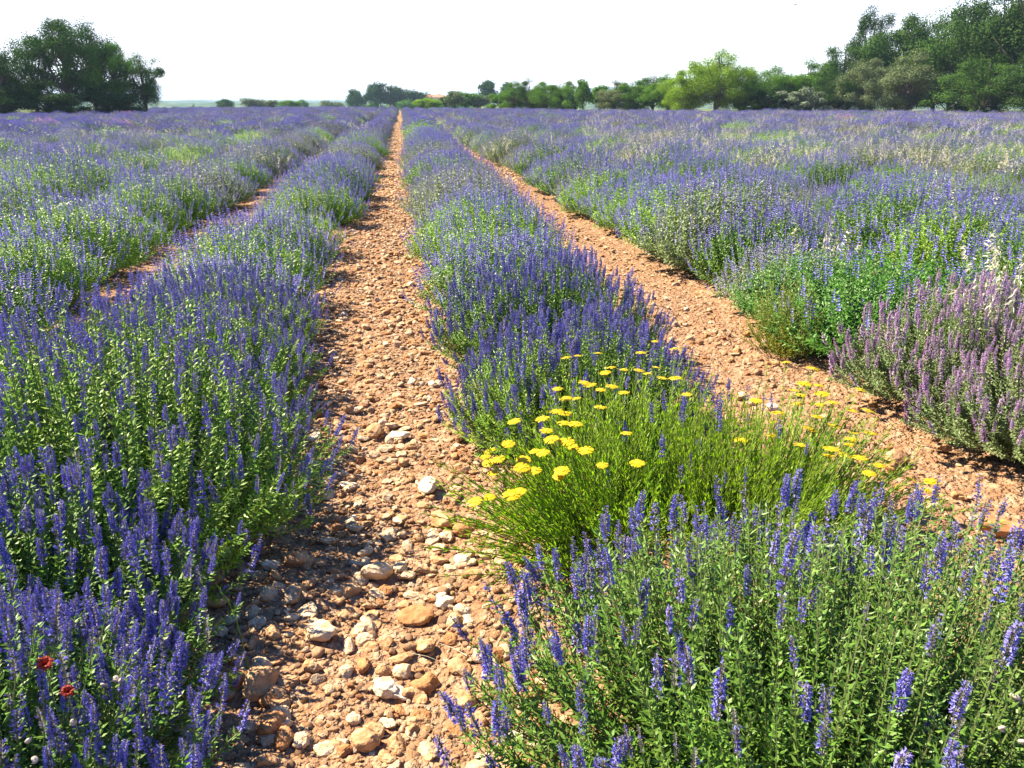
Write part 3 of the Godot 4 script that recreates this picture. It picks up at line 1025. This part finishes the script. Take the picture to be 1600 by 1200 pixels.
	# poppies
	for s in [[-0.67, 0.55, -1.33, 0.55, "larger crumpled red poppy low in the shaded bush"], [-0.615, 0.53, -1.275, 0.45, "smaller red poppy below the larger one, above a white snail"]]:
		var o := thing("poppy", s[4], "poppy", Vector3(s[0], 0.0, s[2]))
		var pg := Geo.new()
		for k in 6:
			var a := TAU * k / 6 + r.randf_range(-0.3, 0.3)
			var b := pg.v.size()
			var ox := Vector3(cos(a), 0, sin(a))
			var sx := Vector3(-sin(a), 0, cos(a))
			for y in 4:
				for x in 5:
					var t := y / 3.0
					var u := (x - 2) / 2.0
					var p: Vector3 = ox * 0.022 * t + sx * u * 0.016 * (0.35 + t * 0.8) + Vector3(0, 0.022 * sin(t * 2.1) - 0.006 * u * u + r.randf_range(-0.003, 0.003), 0)
					pg.v.push_back(p)
					pg.c.push_back(Color.WHITE * r.randf_range(0.6, 1.0))
			for y in 3:
				for x in 4:
					var p := b + y * 5 + x
					pg.i.append_array(PackedInt32Array([p, p + 5, p + 1, p + 1, p + 5, p + 6]))
		var petals := part("petals", mesh_of([pg], [M.poppy]), o)
		petals.position.y = s[1]
		petals.scale = Vector3.ONE * s[3]
		petals.rotation = Vector3(0.5, 0, -0.3)
		var tg := Geo.new()
		tg.tube(PackedVector3Array([Vector3.ZERO, Vector3(0.01, s[1] * 0.5, 0), Vector3(0, s[1], 0)]), 0.0016, 0.0012, 4, Color.WHITE)
		part("stem", mesh_of([tg], [M.stem]), o)
	# butterfly
	var bf := thing("butterfly", "orange butterfly on a violet spike in the row shading the track", "butterfly", Vector3(-0.83, 0.63, -2.93), 0.6)
	for k in 2:
		var wg := Geo.new()
		var sgn := 1.0 if k == 0 else -1.0
		wg.leaf(Vector3.ZERO, Vector3(sgn, 0.75, 0.35).normalized(), Vector3(0, 0.2, 1).normalized(), 0.026, 0.022, 0.0, Color.WHITE)
		wg.leaf(Vector3.ZERO, Vector3(sgn, 0.5, -0.7).normalized(), Vector3(0, 0.2, 1).normalized(), 0.02, 0.018, 0.0, Color(0.85, 0.75, 0.6))
		part("wing", mesh_of([wg], [M.wing]), bf)
	var bb := Geo.new()
	bb.tube(PackedVector3Array([Vector3(0, 0, -0.012), Vector3(0, 0.001, -0.004), Vector3(0, 0.001, 0.006), Vector3(0, 0, 0.01)]), 0.0012, 0.0016, 5, Color.WHITE)
	part("body", mesh_of([bb], [M.dark]), bf)
	# birds
	for s in [[24.6, 5.55, 55.0, 1.0, "dark bird, larger of two specks high in the white sky"], [7.95, 3.2, 70.0, 0.75, "tiny dark bird low over the far trees in the white sky"]]:
		var p := around(s[0], s[2])
		p.y = 1.5 + s[2] * tan(deg_to_rad(s[1]))
		var o := thing("bird", s[4], "bird", p, 1.1)
		var g := Geo.new()
		g.tube(PackedVector3Array([Vector3(0, 0, -0.11), Vector3(0, 0.01, -0.05), Vector3(0, 0.015, 0.02), Vector3(0, 0.02, 0.09), Vector3(0, 0.01, 0.12)]), 0.012, 0.022, 6, Color.WHITE)
		part("body", mesh_of([g], [M.dark]), o).scale = Vector3.ONE * s[3]
		for k in 2:
			var wg := Geo.new()
			var sgn := 1.0 if k == 0 else -1.0
			wg.blade(Vector3(0, 0.015, 0.03), Vector3(sgn, 0.28, 0.1).normalized(), Vector3(0, 0, 1), 0.19, 0.085, Vector3(0, -0.03, -0.05), Color.WHITE, 4)
			part("wing", mesh_of([wg], [M.dark]), o).scale = Vector3.ONE * s[3]

# ---------- trees ----------
func tree_parts(seed_: int, lobes: int, leaves: int, leaf_size: float, low: float, flat: float, close := 1.0) -> Array:
	# a crown of leafy lobes round a forked trunk; one metre tall, scaled where it stands
	var r := RandomNumberGenerator.new()
	r.seed = seed_
	var wood := Geo.new()
	var crown := Geo.new()
	var mid := Vector3(0, (1.0 + low) * 0.5, 0)
	var tall := (1.0 - low) * 0.5
	var pts := PackedVector3Array([Vector3.ZERO, Vector3(0.005, low * 0.5, 0), Vector3(-0.01, low + 0.1, 0.01), Vector3(0.01, 0.62, 0.0), Vector3(0.0, 0.85, 0.01)])
	wood.tube(pts, 0.034, 0.006, 7, Color.WHITE, 0.8)
	var balls := []
	for k in lobes:
		var d := Vector3(r.randfn(), r.randfn() * 0.9 + 0.12, r.randfn()).normalized()
		var reach := r.randf_range(0.35, 0.95) / close
		var c := mid + Vector3(d.x * 0.42, d.y * tall, d.z * 0.42) * reach
		var rad := r.randf_range(0.085, 0.165) * close
		if c.y - rad * 0.8 < low * 0.6: c.y = low * 0.6 + rad * 0.8
		balls.push_back([c, rad])
		var from := pts[1].lerp(pts[3], r.randf_range(0.1, 0.9))
		wood.tube(PackedVector3Array([from, from.lerp(c, 0.5) + Vector3(0, -0.02, 0), c]), 0.011, 0.003, 5, Color.WHITE)
	for k in leaves:
		var b: Array = balls[r.randi() % lobes]
		var n := Vector3(r.randfn(), r.randfn(), r.randfn()).normalized()
		var q := pow(r.randf(), 0.45)
		if r.randf() < 0.06: q *= r.randf_range(1.0, 1.3)
		var p: Vector3 = b[0] + Vector3(n.x, n.y * flat, n.z) * b[1] * q
		if p.y < 0.02: continue
		var face := (n + Vector3(r.randfn(), r.randfn() + 0.3, r.randfn()) * 0.55).normalized()
		var d2 := face.cross(Vector3(r.randfn(), r.randfn(), r.randfn())).normalized()
		var s := d2.cross(face)
		var g := r.randf_range(0.6, 1.0)
		crown.leaf(p, d2, s, leaf_size * r.randf_range(0.7, 1.4), leaf_size * r.randf_range(0.75, 1.2), r.randf_range(-0.15, 0.15), Color(g * r.randf_range(0.85, 1.0), g, g * 0.9))
	return [mesh_of([wood], [M.bark], true), mesh_of([crown], [M.oak])]

func plant_trees() -> void:
	var kinds := {
		"oak": [tree_parts(1, 52, 34000, 0.0125, 0.04, 0.8), tree_parts(2, 46, 32000, 0.013, 0.05, 0.8), tree_parts(3, 56, 35000, 0.0122, 0.04, 0.8)],
		"airy": [tree_parts(21, 48, 26000, 0.0125, 0.1, 0.8), tree_parts(22, 42, 24000, 0.013, 0.08, 0.8)],
		"dense": [tree_parts(4, 60, 34000, 0.014, 0.0, 0.9), tree_parts(5, 54, 32000, 0.0145, 0.0, 0.85)],
		"shrub": [tree_parts(6, 22, 8000, 0.028, 0.0, 0.9), tree_parts(7, 18, 7000, 0.03, 0.0, 0.9)],
		"far": [tree_parts(8, 26, 5000, 0.036, 0.0, 0.9, 1.35), tree_parts(9, 22, 4600, 0.038, 0.0, 0.9, 1.35)],
		"lone": [tree_parts(10, 24, 4500, 0.036, 0.28, 0.75, 1.3)],
	}
	# bearing, distance, height, width, kind, leaves, label
	var list := [
		[-24.3, 92, 6.2, 7.0, "airy", "oak", "dark oak at the outer edge of the lone clump, cut by the picture"], [-22.6, 90, 5.6, 5.5, "airy", "oak_dark", "lower dark oak filling in the lone clump's outer end"],
		[-21.3, 93, 7.4, 6.6, "airy", "oak", "second tallest oak of the lone clump, with an airy crown"], [-19.6, 92, 8.8, 7.8, "airy", "oak", "tallest oak of the lone clump with dark forked trunk"],
		[-18.2, 95, 8.2, 6.5, "airy", "oak_dark", "dark oak behind the tallest one of the lone clump"], [-16.9, 93, 7.0, 5.2, "airy", "oak_fresh", "yellowish-topped oak on the inner side of the lone clump"],
		[-15.5, 92, 5.6, 5.6, "airy", "oak", "rounded oak ending the lone clump towards open sky"], [-20.6, 90, 3.0, 7.5, "dense", "oak_dark", "dark undergrowth thicket under the lone clump's tallest oak"], [-17.6, 91, 3.0, 7.5, "dense", "oak_dark", "dark undergrowth thicket at the lone clump's inner foot"], [-23.4, 89, 2.8, 7.5, "dense", "oak_dark", "dark undergrowth thicket at the lone clump's outer foot"],
		[38.6, 96, 12.6, 12.0, "oak", "oak_dark", "tallest dark oak at the end of the woods, cut by the picture"], [36.2, 102, 12.2, 9.5, "oak", "oak_dark", "tall dark oak second from the end of the woods"], [34.6, 106, 10.2, 8.5, "dense", "oak", "dark oak next to the two tallest of the woods"],
		[33.0, 110, 10.0, 9.0, "oak", "oak", "broad oak in the middle of the dense woods"], [31.0, 112, 9.7, 8.5, "dense", "oak", "round-topped oak between the broad one and the pointed one"], [29.3, 116, 11.2, 6.0, "oak", "oak_dark", "pointed oak standing above its neighbours in the woods"],
		[27.8, 114, 8.1, 7.5, "oak", "oak", "oak stepping down beside the pointed one"], [25.9, 112, 5.9, 7.5, "dense", "oak_fresh", "fresh green oak where the woods step down"], [24.0, 108, 5.6, 7.0, "oak", "oak_fresh", "fresh green bushy tree next to the lime-green one"],
		[21.9, 106, 5.2, 5.5, "oak", "oak_fresh", "slender green tree leaning over the lime-green one"], [20.4, 103, 7.2, 7.4, "oak", "tree_lime", "bright lime-green spreading tree at the end of the woods"], [18.5, 104, 4.8, 6.0, "dense", "tree_lime", "low lime-green bush in front of the bright spreading tree"],
		[38.0, 92, 5.0, 7.0, "dense", "oak_dark", "dark bush at the foot of the tallest oak"], [35.6, 96, 5.2, 6.5, "dense", "oak", "grey-green bush at the foot of the second tallest oak"], [33.8, 100, 4.0, 5.5, "shrub", "oak", "rounded bush at the woods' edge below the broad oak"],
		[31.6, 103, 5.6, 6.5, "dense", "tree_olive", "large olive-grey bush in front of the woods"], [29.4, 105, 5.4, 6.0, "dense", "tree_olive", "olive-grey dome-shaped bush below the pointed oak"], [27.6, 106, 4.4, 5.5, "dense", "oak_dark", "dark bush below the stepping-down oak"],
		[26.1, 104, 3.2, 4.6, "shrub", "tree_silver", "silvery bush at the foot of the fresh green oak"], [24.8, 104, 2.6, 4.4, "shrub", "tree_silver", "low silvery bush beside the taller silvery one"], [23.4, 104, 3.4, 4.2, "shrub", "oak_dark", "small dark bush between silvery bush and lime tree"], [22.2, 105, 2.8, 4.4, "shrub", "tree_lime", "small yellow-green bush under the lime-green tree"],
		[17.4, 112, 4.4, 6.0, "dense", "oak_fresh", "green tree beside the low lime-green bush"], [16.4, 122, 4.9, 6.0, "oak", "oak", "dark-topped tree rising over the middle treeline"], [15.2, 118, 4.1, 6.0, "dense", "oak_fresh", "mid-green tree of the middle treeline, before the dark-topped one"],
		[14.0, 118, 4.0, 5.0, "dense", "tree_olive", "brownish olive tree of the middle treeline"], [13.0, 124, 4.0, 4.2, "far", "oak_fresh", "small tree next to the ivy-clad column tree"], [11.9, 122, 4.8, 2.9, "far", "oak_fresh", "narrow ivy-clad tree standing like a column"], [11.2, 124, 2.4, 3.2, "far", "oak_fresh", "low bush at the foot of the column tree"],
		[10.6, 126, 4.2, 5.0, "dense", "oak_fresh", "dark tree ending the solid treeline beside the column tree"], [9.5, 128, 4.2, 5.4, "dense", "oak_fresh", "second tree of the solid treeline"], [8.4, 130, 4.4, 5.2, "dense", "oak", "middle tree of the solid treeline"], [7.4, 132, 4.2, 5.0, "dense", "oak_fresh", "lighter tree near the open end of the solid treeline"], [6.5, 136, 3.4, 4.6, "shrub", "oak_fresh", "first low tree of the solid treeline near the track"],
		[6.9, 300, 8.6, 6.5, "lone", "oak_dark", "round-headed lone tree behind the open end of the treeline"], [5.6, 300, 9.2, 9.0, "lone", "oak_dark", "larger round-headed lone tree over pale fields"],
		[5.0, 190, 3.6, 7.0, "far", "tree_olive", "grey-green bush below the larger lone tree"], [4.2, 190, 4.2, 8.0, "far", "oak_fresh", "green bush beyond the end of the red track"], [3.5, 185, 4.0, 5.5, "far", "tree_olive", "olive bush with bare twigs near the end of the track"], [2.9, 200, 3.0, 5.0, "far", "oak", "small dark bush before the farmhouse"],
		[2.0, 178, 2.6, 4.5, "far", "tree_lime", "yellow-green bush just beside the track's end"], [1.3, 178, 2.2, 3.6, "far", "tree_lime", "smaller yellow-green bush at the track's very end"],
		[0.9, 350, 7.6, 13.0, "far", "oak_dark", "dark tree beside the farmhouse, above the track's end"], [-0.3, 350, 8.4, 12.0, "far", "oak_dark", "bushy dark tree over the end of the track"], [-1.6, 345, 9.6, 12.5, "far", "oak_dark", "taller double-headed tree beyond the track's end"], [-2.9, 350, 7.0, 9.0, "far", "oak", "lower tree beside the double-headed one"],
		[-4.4, 380, 3.0, 12.0, "far", "tree_olive", "spreading hedge tree beyond the field's middle"], [-6.2, 420, 3.2, 8.0, "far", "oak_fresh", "small far tree beyond the purple horizon"], [-9.3, 235, 2.9, 7.0, "far", "tree_silver", "pale olive bush on the purple horizon"], [-8.3, 240, 2.4, 6.0, "far", "tree_olive", "smaller pale bush beside the olive one on the horizon"], [-11.0, 300, 2.8, 7.0, "far", "oak", "dark far bush on the horizon before blue hills"], [-7.0, 250, 2.2, 8.0, "far", "oak_fresh", "low green hedge bush on the purple horizon"],
	]
	var r := RandomNumberGenerator.new()
	r.seed = 31
	for t in list:
		var model: Array = kinds[t[4]][r.randi() % kinds[t[4]].size()]
		var bush: bool = t[4] == "shrub" or t[6].contains("bush") or t[6].contains("thicket")
		var o := thing("shrub" if bush else "tree", t[6], "shrub" if bush else "tree", around(t[0], t[1]), r.randf() * TAU)
		var wide: float = t[3] * (1.28 if t[1] < 140 else 1.3)
		if t[0] < -14.0: wide = t[3] * 1.06
		var big := Vector3(wide, (t[2] - minf(o.position.y, 0.0)) * (1.14 if t[0] > 29.0 else 1.06), wide)
		part("branches" if bush else "trunk", model[0], o).scale = big
		part("crown", model[1], o, false, M[t[5]]).scale = big

func far_scrub() -> void:
	# the wooded land beyond the field, too far away to tell its trees apart
	var r := RandomNumberGenerator.new()
	r.seed = 71
	var model := tree_parts(41, 18, 2600, 0.05, 0.0, 0.95, 1.4)
	var at := []
	var tint := PackedColorArray()
	for k in 200:
		var d := r.randf_range(300.0, 1000.0)
		var deg := r.randf_range(-27.0, 11.0)
		if deg < -3.0 and d < 800.0: continue
		var p := around(deg, d)
		var h := r.randf_range(2.6, 5.5) - p.y * 0.35
		var w := r.randf_range(5.0, 11.0)
		at.push_back(Transform3D(Basis(Vector3.UP, r.randf() * TAU).scaled_local(Vector3(w, h, w)), p))
		var g := r.randf_range(0.7, 1.0)
		tint.push_back(Color(g * r.randf_range(0.8, 1.0), g, g * 0.9))
	var o := Node3D.new()
	o.name = "distant_woodland"
	tag(o, "far scattered woodland and hedges between the field and the hills", "woodland", "", "stuff")
	add_child(o, true)
	var m: ArrayMesh = model[1].duplicate()
	m.surface_set_material(0, M.oak_fresh)
	scatter("crowns", m, at, tint, o)

# ---------- far country ----------
func box(g: Geo, lo: Vector3, hi: Vector3) -> void:
	var k := g.v.size()
	for f in [[0, 1, 3, 2], [5, 4, 6, 7], [4, 0, 2, 6], [1, 5, 7, 3], [2, 3, 7, 6], [4, 5, 1, 0]]:
		for c in f:
			g.v.push_back(Vector3(hi.x if c & 1 else lo.x, hi.y if c & 2 else lo.y, hi.z if c & 4 else lo.z))
			g.c.push_back(Color.WHITE)
		g.i.append_array(PackedInt32Array([k, k + 2, k + 1, k, k + 3, k + 2]))
		k += 4

func farmhouse(deg: float, d: float, wide: float, high: float, label: String) -> void:
	var at := around(deg, d)
	var o := thing("farmhouse", label, "house", at, deg_to_rad(-deg))
	var g := Geo.new()
	box(g, Vector3(-wide / 2, -2, -4), Vector3(wide / 2, high, 4))
	part("wall", mesh_of([g], [M.plaster]), o)
	var rf := Geo.new()
	var e := wide / 2 + 0.4
	var p := [Vector3(-e, high + 0.003, 4.5), Vector3(e, high + 0.003, 4.5), Vector3(e, high + 1.9, 0), Vector3(-e, high + 1.9, 0), Vector3(-e, high + 0.003, -4.5), Vector3(e, high + 0.003, -4.5)]
	for q in p:
		rf.v.push_back(q); rf.c.push_back(Color.WHITE)
	rf.i = PackedInt32Array([0, 2, 1, 0, 3, 2, 3, 5, 2, 3, 4, 5, 0, 4, 3, 1, 2, 5, 0, 1, 5, 0, 5, 4])
	var roof := part("roof", mesh_of([rf], [M.roof]), o)
	var ch := Geo.new()
	box(ch, Vector3(wide * 0.25, high + 1.0, -0.4), Vector3(wide * 0.25 + 0.8, high + 2.7, 0.4))
	part("chimney", mesh_of([ch], [M.plaster]), roof)
	for k in int(wide / 3.2):
		var x := -wide / 2 + 1.6 + k * 3.2
		var w := Geo.new()
		if k == 1:
			box(w, Vector3(x - 0.6, 0, 4.004), Vector3(x + 0.6, 2.2, 4.06))
			part("door", mesh_of([w], [M.shutter]), o)
		else:
			box(w, Vector3(x - 0.5, 1.0, 4.004), Vector3(x + 0.5, 2.4, 4.06))
			part("window", mesh_of([w], [M.shutter]), o)

func lay_ground() -> void:
	var xs := PackedFloat32Array()
	var x := -2.9
	while x < 3.0:
		xs.push_back(x)
		x += 0.024
	var w := 0.03
	while x < 7000.0:
		xs.push_back(x)
		x += w
		w *= 1.14
	x = -2.924
	w = 0.03
	while x > -7000.0:
		xs.insert(0, x)
		x -= w
		w *= 1.14
	var zs := PackedFloat32Array([60.0, 20.0, 6.0, 2.0, 0.5, 0.0, -0.4, -0.8, -1.1])
	var z := -1.2
	while z > -7000.0:
		zs.push_back(z)
		z -= maxf(0.018, absf(z) * (0.0085 if z > -60.0 else 0.05))
	var nx := xs.size()
	var near := Geo.new()
	var away := Geo.new()
	var v := PackedVector3Array()
	var c := PackedColorArray()
	for b in zs:
		for a in xs:
			v.push_back(Vector3(a, ground_y(a, b), b))
			c.push_back(Color.WHITE)
	near.v = v; near.c = c
	away.v = v.duplicate(); away.c = c.duplicate()
	for j in zs.size() - 1:
		for k in nx - 1:
			var p := j * nx + k
			var d := sqrt(xs[k] * xs[k] + zs[j] * zs[j])
			var deg := rad_to_deg(atan2(xs[k], -zs[j])) if zs[j] < -30.0 else 0.0
			var g := near if d < field_end(deg) + 3.0 else away
			g.i.push_back(p); g.i.push_back(p + nx); g.i.push_back(p + 1)
			g.i.push_back(p + 1); g.i.push_back(p + nx); g.i.push_back(p + nx + 1)
	var o := part("ground", mesh_of([near, away], [M.soil, M.far], true), self)
	tag(o, "red stony soil under the lavender, running into far fields", "ground", "", "structure")
	print("ground ", v.size())

func raise_hills() -> void:
	# bearings from -45 to 55 degrees, ridges one behind the other
	for ridge in [[1500.0, 0.0, 5], [2600.0, 1.0, 6], [4200.0, 2.0, 7]]:
		var g := Geo.new()
		var n := FastNoiseLite.new()
		n.seed = ridge[2]
		n.frequency = 0.05
		n.fractal_octaves = 5
		var steps := 360
		var across := 8
		for k in steps + 1:
			var deg := lerpf(-45.0, 55.0, float(k) / steps)
			var a := deg_to_rad(deg)
			var top := 0.0
			if ridge[1] == 0.0:
				top = 0.5 + 8.0 * smoothstep(4.0, 16.0, deg) + 2.5 * n.get_noise_1d(deg * 10.0)
			elif ridge[1] == 1.0:
				top = 5.0 + 40.0 * smoothstep(6.0, 14.0, deg) + 4.0 * n.get_noise_1d(deg * 6.0)
			else:
				top = 11.0 + 40.0 * smoothstep(2.0, 12.0, deg) + 6.0 * n.get_noise_1d(deg * 4.0)
			top += n.get_noise_1d(deg * 160.0 + 33.0) * ridge[0] * 0.0009
			for q in across + 1:
				var t := float(q) / across
				var d: float = ridge[0] * lerpf(0.86, 1.14, t)
				var h := -9.0 + (top + 9.0) * sin(PI * t) * (1.0 + 0.12 * n.get_noise_2d(deg * 30.0, t * 90.0))
				g.v.push_back(Vector3(sin(a) * d, h, -cos(a) * d))
				g.c.push_back(Color.WHITE)
		for k in steps:
			for q in across:
				var p := k * (across + 1) + q
				g.i.append_array(PackedInt32Array([p, p + 1, p + across + 1, p + 1, p + across + 2, p + across + 1]))
		var o := part(numbered("hills"), mesh_of([g], [M.hill], true), self)
		tag(o, ["low wooded ridge nearest behind the fields", "blue wooded ridge behind the low one", "palest farthest blue ridge on the horizon"][int(ridge[1])], "hills", "", "structure")

func _ready() -> void:
	# camera, sky, sun, exposure
	var cam := Camera3D.new()
	cam.name = "camera"
	cam.position = cam_at
	cam.rotation_order = EULER_ORDER_YXZ
	cam.rotation_degrees = Vector3(-18.793, -7.26, 0)
	cam.fov = 49.786
	cam.near = 0.05
	cam.far = 9000.0
	add_child(cam)
	var sky := ProceduralSkyMaterial.new()
	sky.sky_top_color = Color(0.20, 0.34, 0.58)
	sky.sky_horizon_color = Color(0.985, 0.992, 1.0)
	sky.sky_curve = 0.09
	sky.sky_energy_multiplier = 0.9
	sky.ground_bottom_color = Color(0.35, 0.28, 0.2)
	sky.ground_horizon_color = Color(0.8, 0.82, 0.85)
	sky.sun_angle_max = 4.0
	var e := Environment.new()
	e.background_mode = Environment.BG_SKY
	e.sky = Sky.new()
	e.sky.sky_material = sky
	e.tonemap_mode = Environment.TONE_MAPPER_LINEAR
	e.tonemap_exposure = 3.5
	e.sdfgi_enabled = true
	e.ssao_enabled = true
	e.ssil_enabled = true
	e.fog_enabled = true
	e.fog_density = 0.00024
	e.fog_light_color = Color(0.74, 0.87, 1.0)
	var env := WorldEnvironment.new()
	env.name = "environment"
	env.environment = e
	add_child(env)
	var sun := DirectionalLight3D.new()
	sun.name = "sun"
	sun.light_color = Color(1.0, 0.945, 0.84)
	sun.light_energy = 1.6
	sun.light_angular_distance = 0.5
	sun.shadow_enabled = true
	add_child(sun)
	var from := Vector3(-0.74, 1.0, -0.46)
	sun.look_at_from_position(from, Vector3.ZERO)

	noise.seed = 2
	noise.frequency = 0.12
	rough.seed = 8
	rough.frequency = 1.0
	rough.fractal_octaves = 4
	make_materials()
	lay_ground()
	raise_hills()
	plant_trees()
	far_scrub()
	farmhouse(2.1, 620.0, 16.0, 4.4, "long low farmhouse with an orange roof behind dark trees")
	make_kits()
	plant_rows()
	big_bush()
	var gr := RandomNumberGenerator.new()
	gr.seed = 8
	near_bush("violet", Vector3(-1.12, ground_y(-1.12, -1.3), -1.3), 0.2, Vector3(1.08, 0.98, 1.05), "violet lavender bush holding the two red poppies, first of the row shading the track", gr)
	var lime := thing("lavender_bush", "bright lime-green lavender bush of fine upright stems, between the two yellow daisy plants", "bush", Vector3(1.06, ground_y(1.06, -2.6), -2.6), 0.0, "lavender bushes of the planted rows")
	var ls := stems(gr, 420, 0.46, 0.52, 0.47)
	var lf := foliage(gr, ls, 26, 0.034, 0.005, 4, 1.6)
	part("foliage", mesh_of([lf[0]], [M.leaf_daisy]), lime, true)
	part("stems", mesh_of([lf[1]], [M.grass]), lime, true)
	for q in 34:
		var sp := part("flower_spike", sparse_spikes.violet[q % 4] if q % 3 else near_spikes.violet[q % 6], lime)
		sp.transform = stand(ls[q][2], ls[q][3], gr.randf() * TAU, gr.randf_range(0.55, 0.95), 0.9)
	var one := [Vector3(1.140, -1.061, -3.625), Vector3(1.166, -1.036, -3.415), Vector3(1.012, -1.050, -3.417), Vector3(0.809, -1.032, -3.375), Vector3(0.712, -1.030, -3.343), Vector3(0.686, -1.075, -3.465), Vector3(0.852, -1.079, -3.311), Vector3(0.845, -1.013, -3.076), Vector3(0.943, -1.059, -3.195), Vector3(1.028, -1.061, -3.232), Vector3(0.912, -1.000, -2.975), Vector3(0.782, -1.042, -3.132), Vector3(0.965, -1.013, -2.950), Vector3(1.045, -1.042, -3.031), Vector3(0.664, -1.029, -2.980), Vector3(0.704, -1.068, -3.061), Vector3(0.547, -1.029, -2.923), Vector3(0.695, -1.011, -2.840), Vector3(0.765, -1.038, -2.949), Vector3(0.781, -1.021, -2.829), Vector3(1.010, -1.026, -2.790), Vector3(0.581, -1.075, -2.935), Vector3(0.590, -1.019, -2.782), Vector3(0.665, -1.033, -2.716), Vector3(0.513, -1.056, -2.755), Vector3(0.552, -1.078, -2.789), Vector3(0.431, -1.011, -2.575), Vector3(0.512, -1.042, -2.603), Vector3(0.540, -1.022, -2.542), Vector3(0.334, -1.010, -2.560), Vector3(0.432, -1.023, -2.496), Vector3(0.429, -1.006, -2.383), Vector3(0.705, -1.048, -2.500), Vector3(0.478, -1.016, -2.378), Vector3(0.503, -1.044, -2.396), Vector3(0.289, -1.005, -2.358), Vector3(0.521, -1.010, -2.291), Vector3(0.385, -1.072, -2.446), Vector3(0.409, -1.069, -2.423), Vector3(0.266, -1.183, -2.721), Vector3(0.234, -1.123, -2.538), Vector3(0.247, -1.165, -2.577), Vector3(0.281, -1.150, -2.571), Vector3(0.336, -1.056, -2.347), Vector3(0.316, -1.039, -2.251), Vector3(0.352, -1.049, -2.246), Vector3(0.255, -1.172, -2.508), Vector3(0.666, -1.033, -2.226), Vector3(0.558, -1.033, -2.226), Vector3(0.419, -1.008, -2.149), Vector3(0.411, -1.025, -2.149), Vector3(0.255, -1.006, -2.008), Vector3(0.277, -1.011, -2.036), Vector3(0.217, -1.121, -2.233), Vector3(0.173, -1.146, -2.257)]
	var two := [Vector3(1.617, -1.069, -3.260), Vector3(1.614, -1.020, -3.014), Vector3(1.480, -1.012, -2.815), Vector3(1.533, -1.017, -2.803), Vector3(1.446, -1.040, -2.821), Vector3(1.434, -1.030, -2.742), Vector3(1.570, -1.065, -2.840), Vector3(1.234, -1.022, -2.685), Vector3(1.395, -1.040, -2.680), Vector3(1.500, -1.060, -2.713), Vector3(1.578, -1.076, -2.767), Vector3(1.669, -1.020, -2.744), Vector3(1.661, -1.111, -2.764), Vector3(1.816, -1.174, -2.910), Vector3(1.387, -1.124, -2.813), Vector3(1.551, -1.151, -2.821), Vector3(1.385, -1.169, -2.833), Vector3(1.660, -1.159, -2.797), Vector3(1.535, -1.126, -2.661), Vector3(1.421, -1.119, -2.639), Vector3(1.501, -1.177, -2.742), Vector3(1.648, -1.137, -2.603), Vector3(1.645, -1.177, -2.710), Vector3(1.271, -1.130, -2.610), Vector3(1.178, -1.157, -2.647), Vector3(1.320, -1.118, -2.488), Vector3(1.513, -1.111, -2.497), Vector3(1.528, -1.145, -2.527), Vector3(1.400, -1.110, -2.424), Vector3(1.423, -1.158, -2.475), Vector3(1.501, -1.175, -2.509), Vector3(1.493, -1.138, -2.402), Vector3(1.784, -1.298, -2.698), Vector3(1.564, -1.166, -2.392), Vector3(1.476, -1.151, -2.307), Vector3(1.734, -1.257, -2.549), Vector3(1.704, -1.289, -2.569), Vector3(1.784, -1.297, -2.536), Vector3(1.766, -1.239, -2.392), Vector3(1.761, -1.278, -2.412)]
	daisy_plant("yellow daisy plant between two lavender bushes beside the stony track", one, Vector3(0.72, 0, -2.55), 0.22, 61, 520, M.leaf_daisy)
	daisy_plant("yellow daisy plant leaning out over the bare red track", two, Vector3(1.12, 0, -2.35), 0.2, 62, 300, M.leaf_daisy)
	lay_stones()
	small_things()
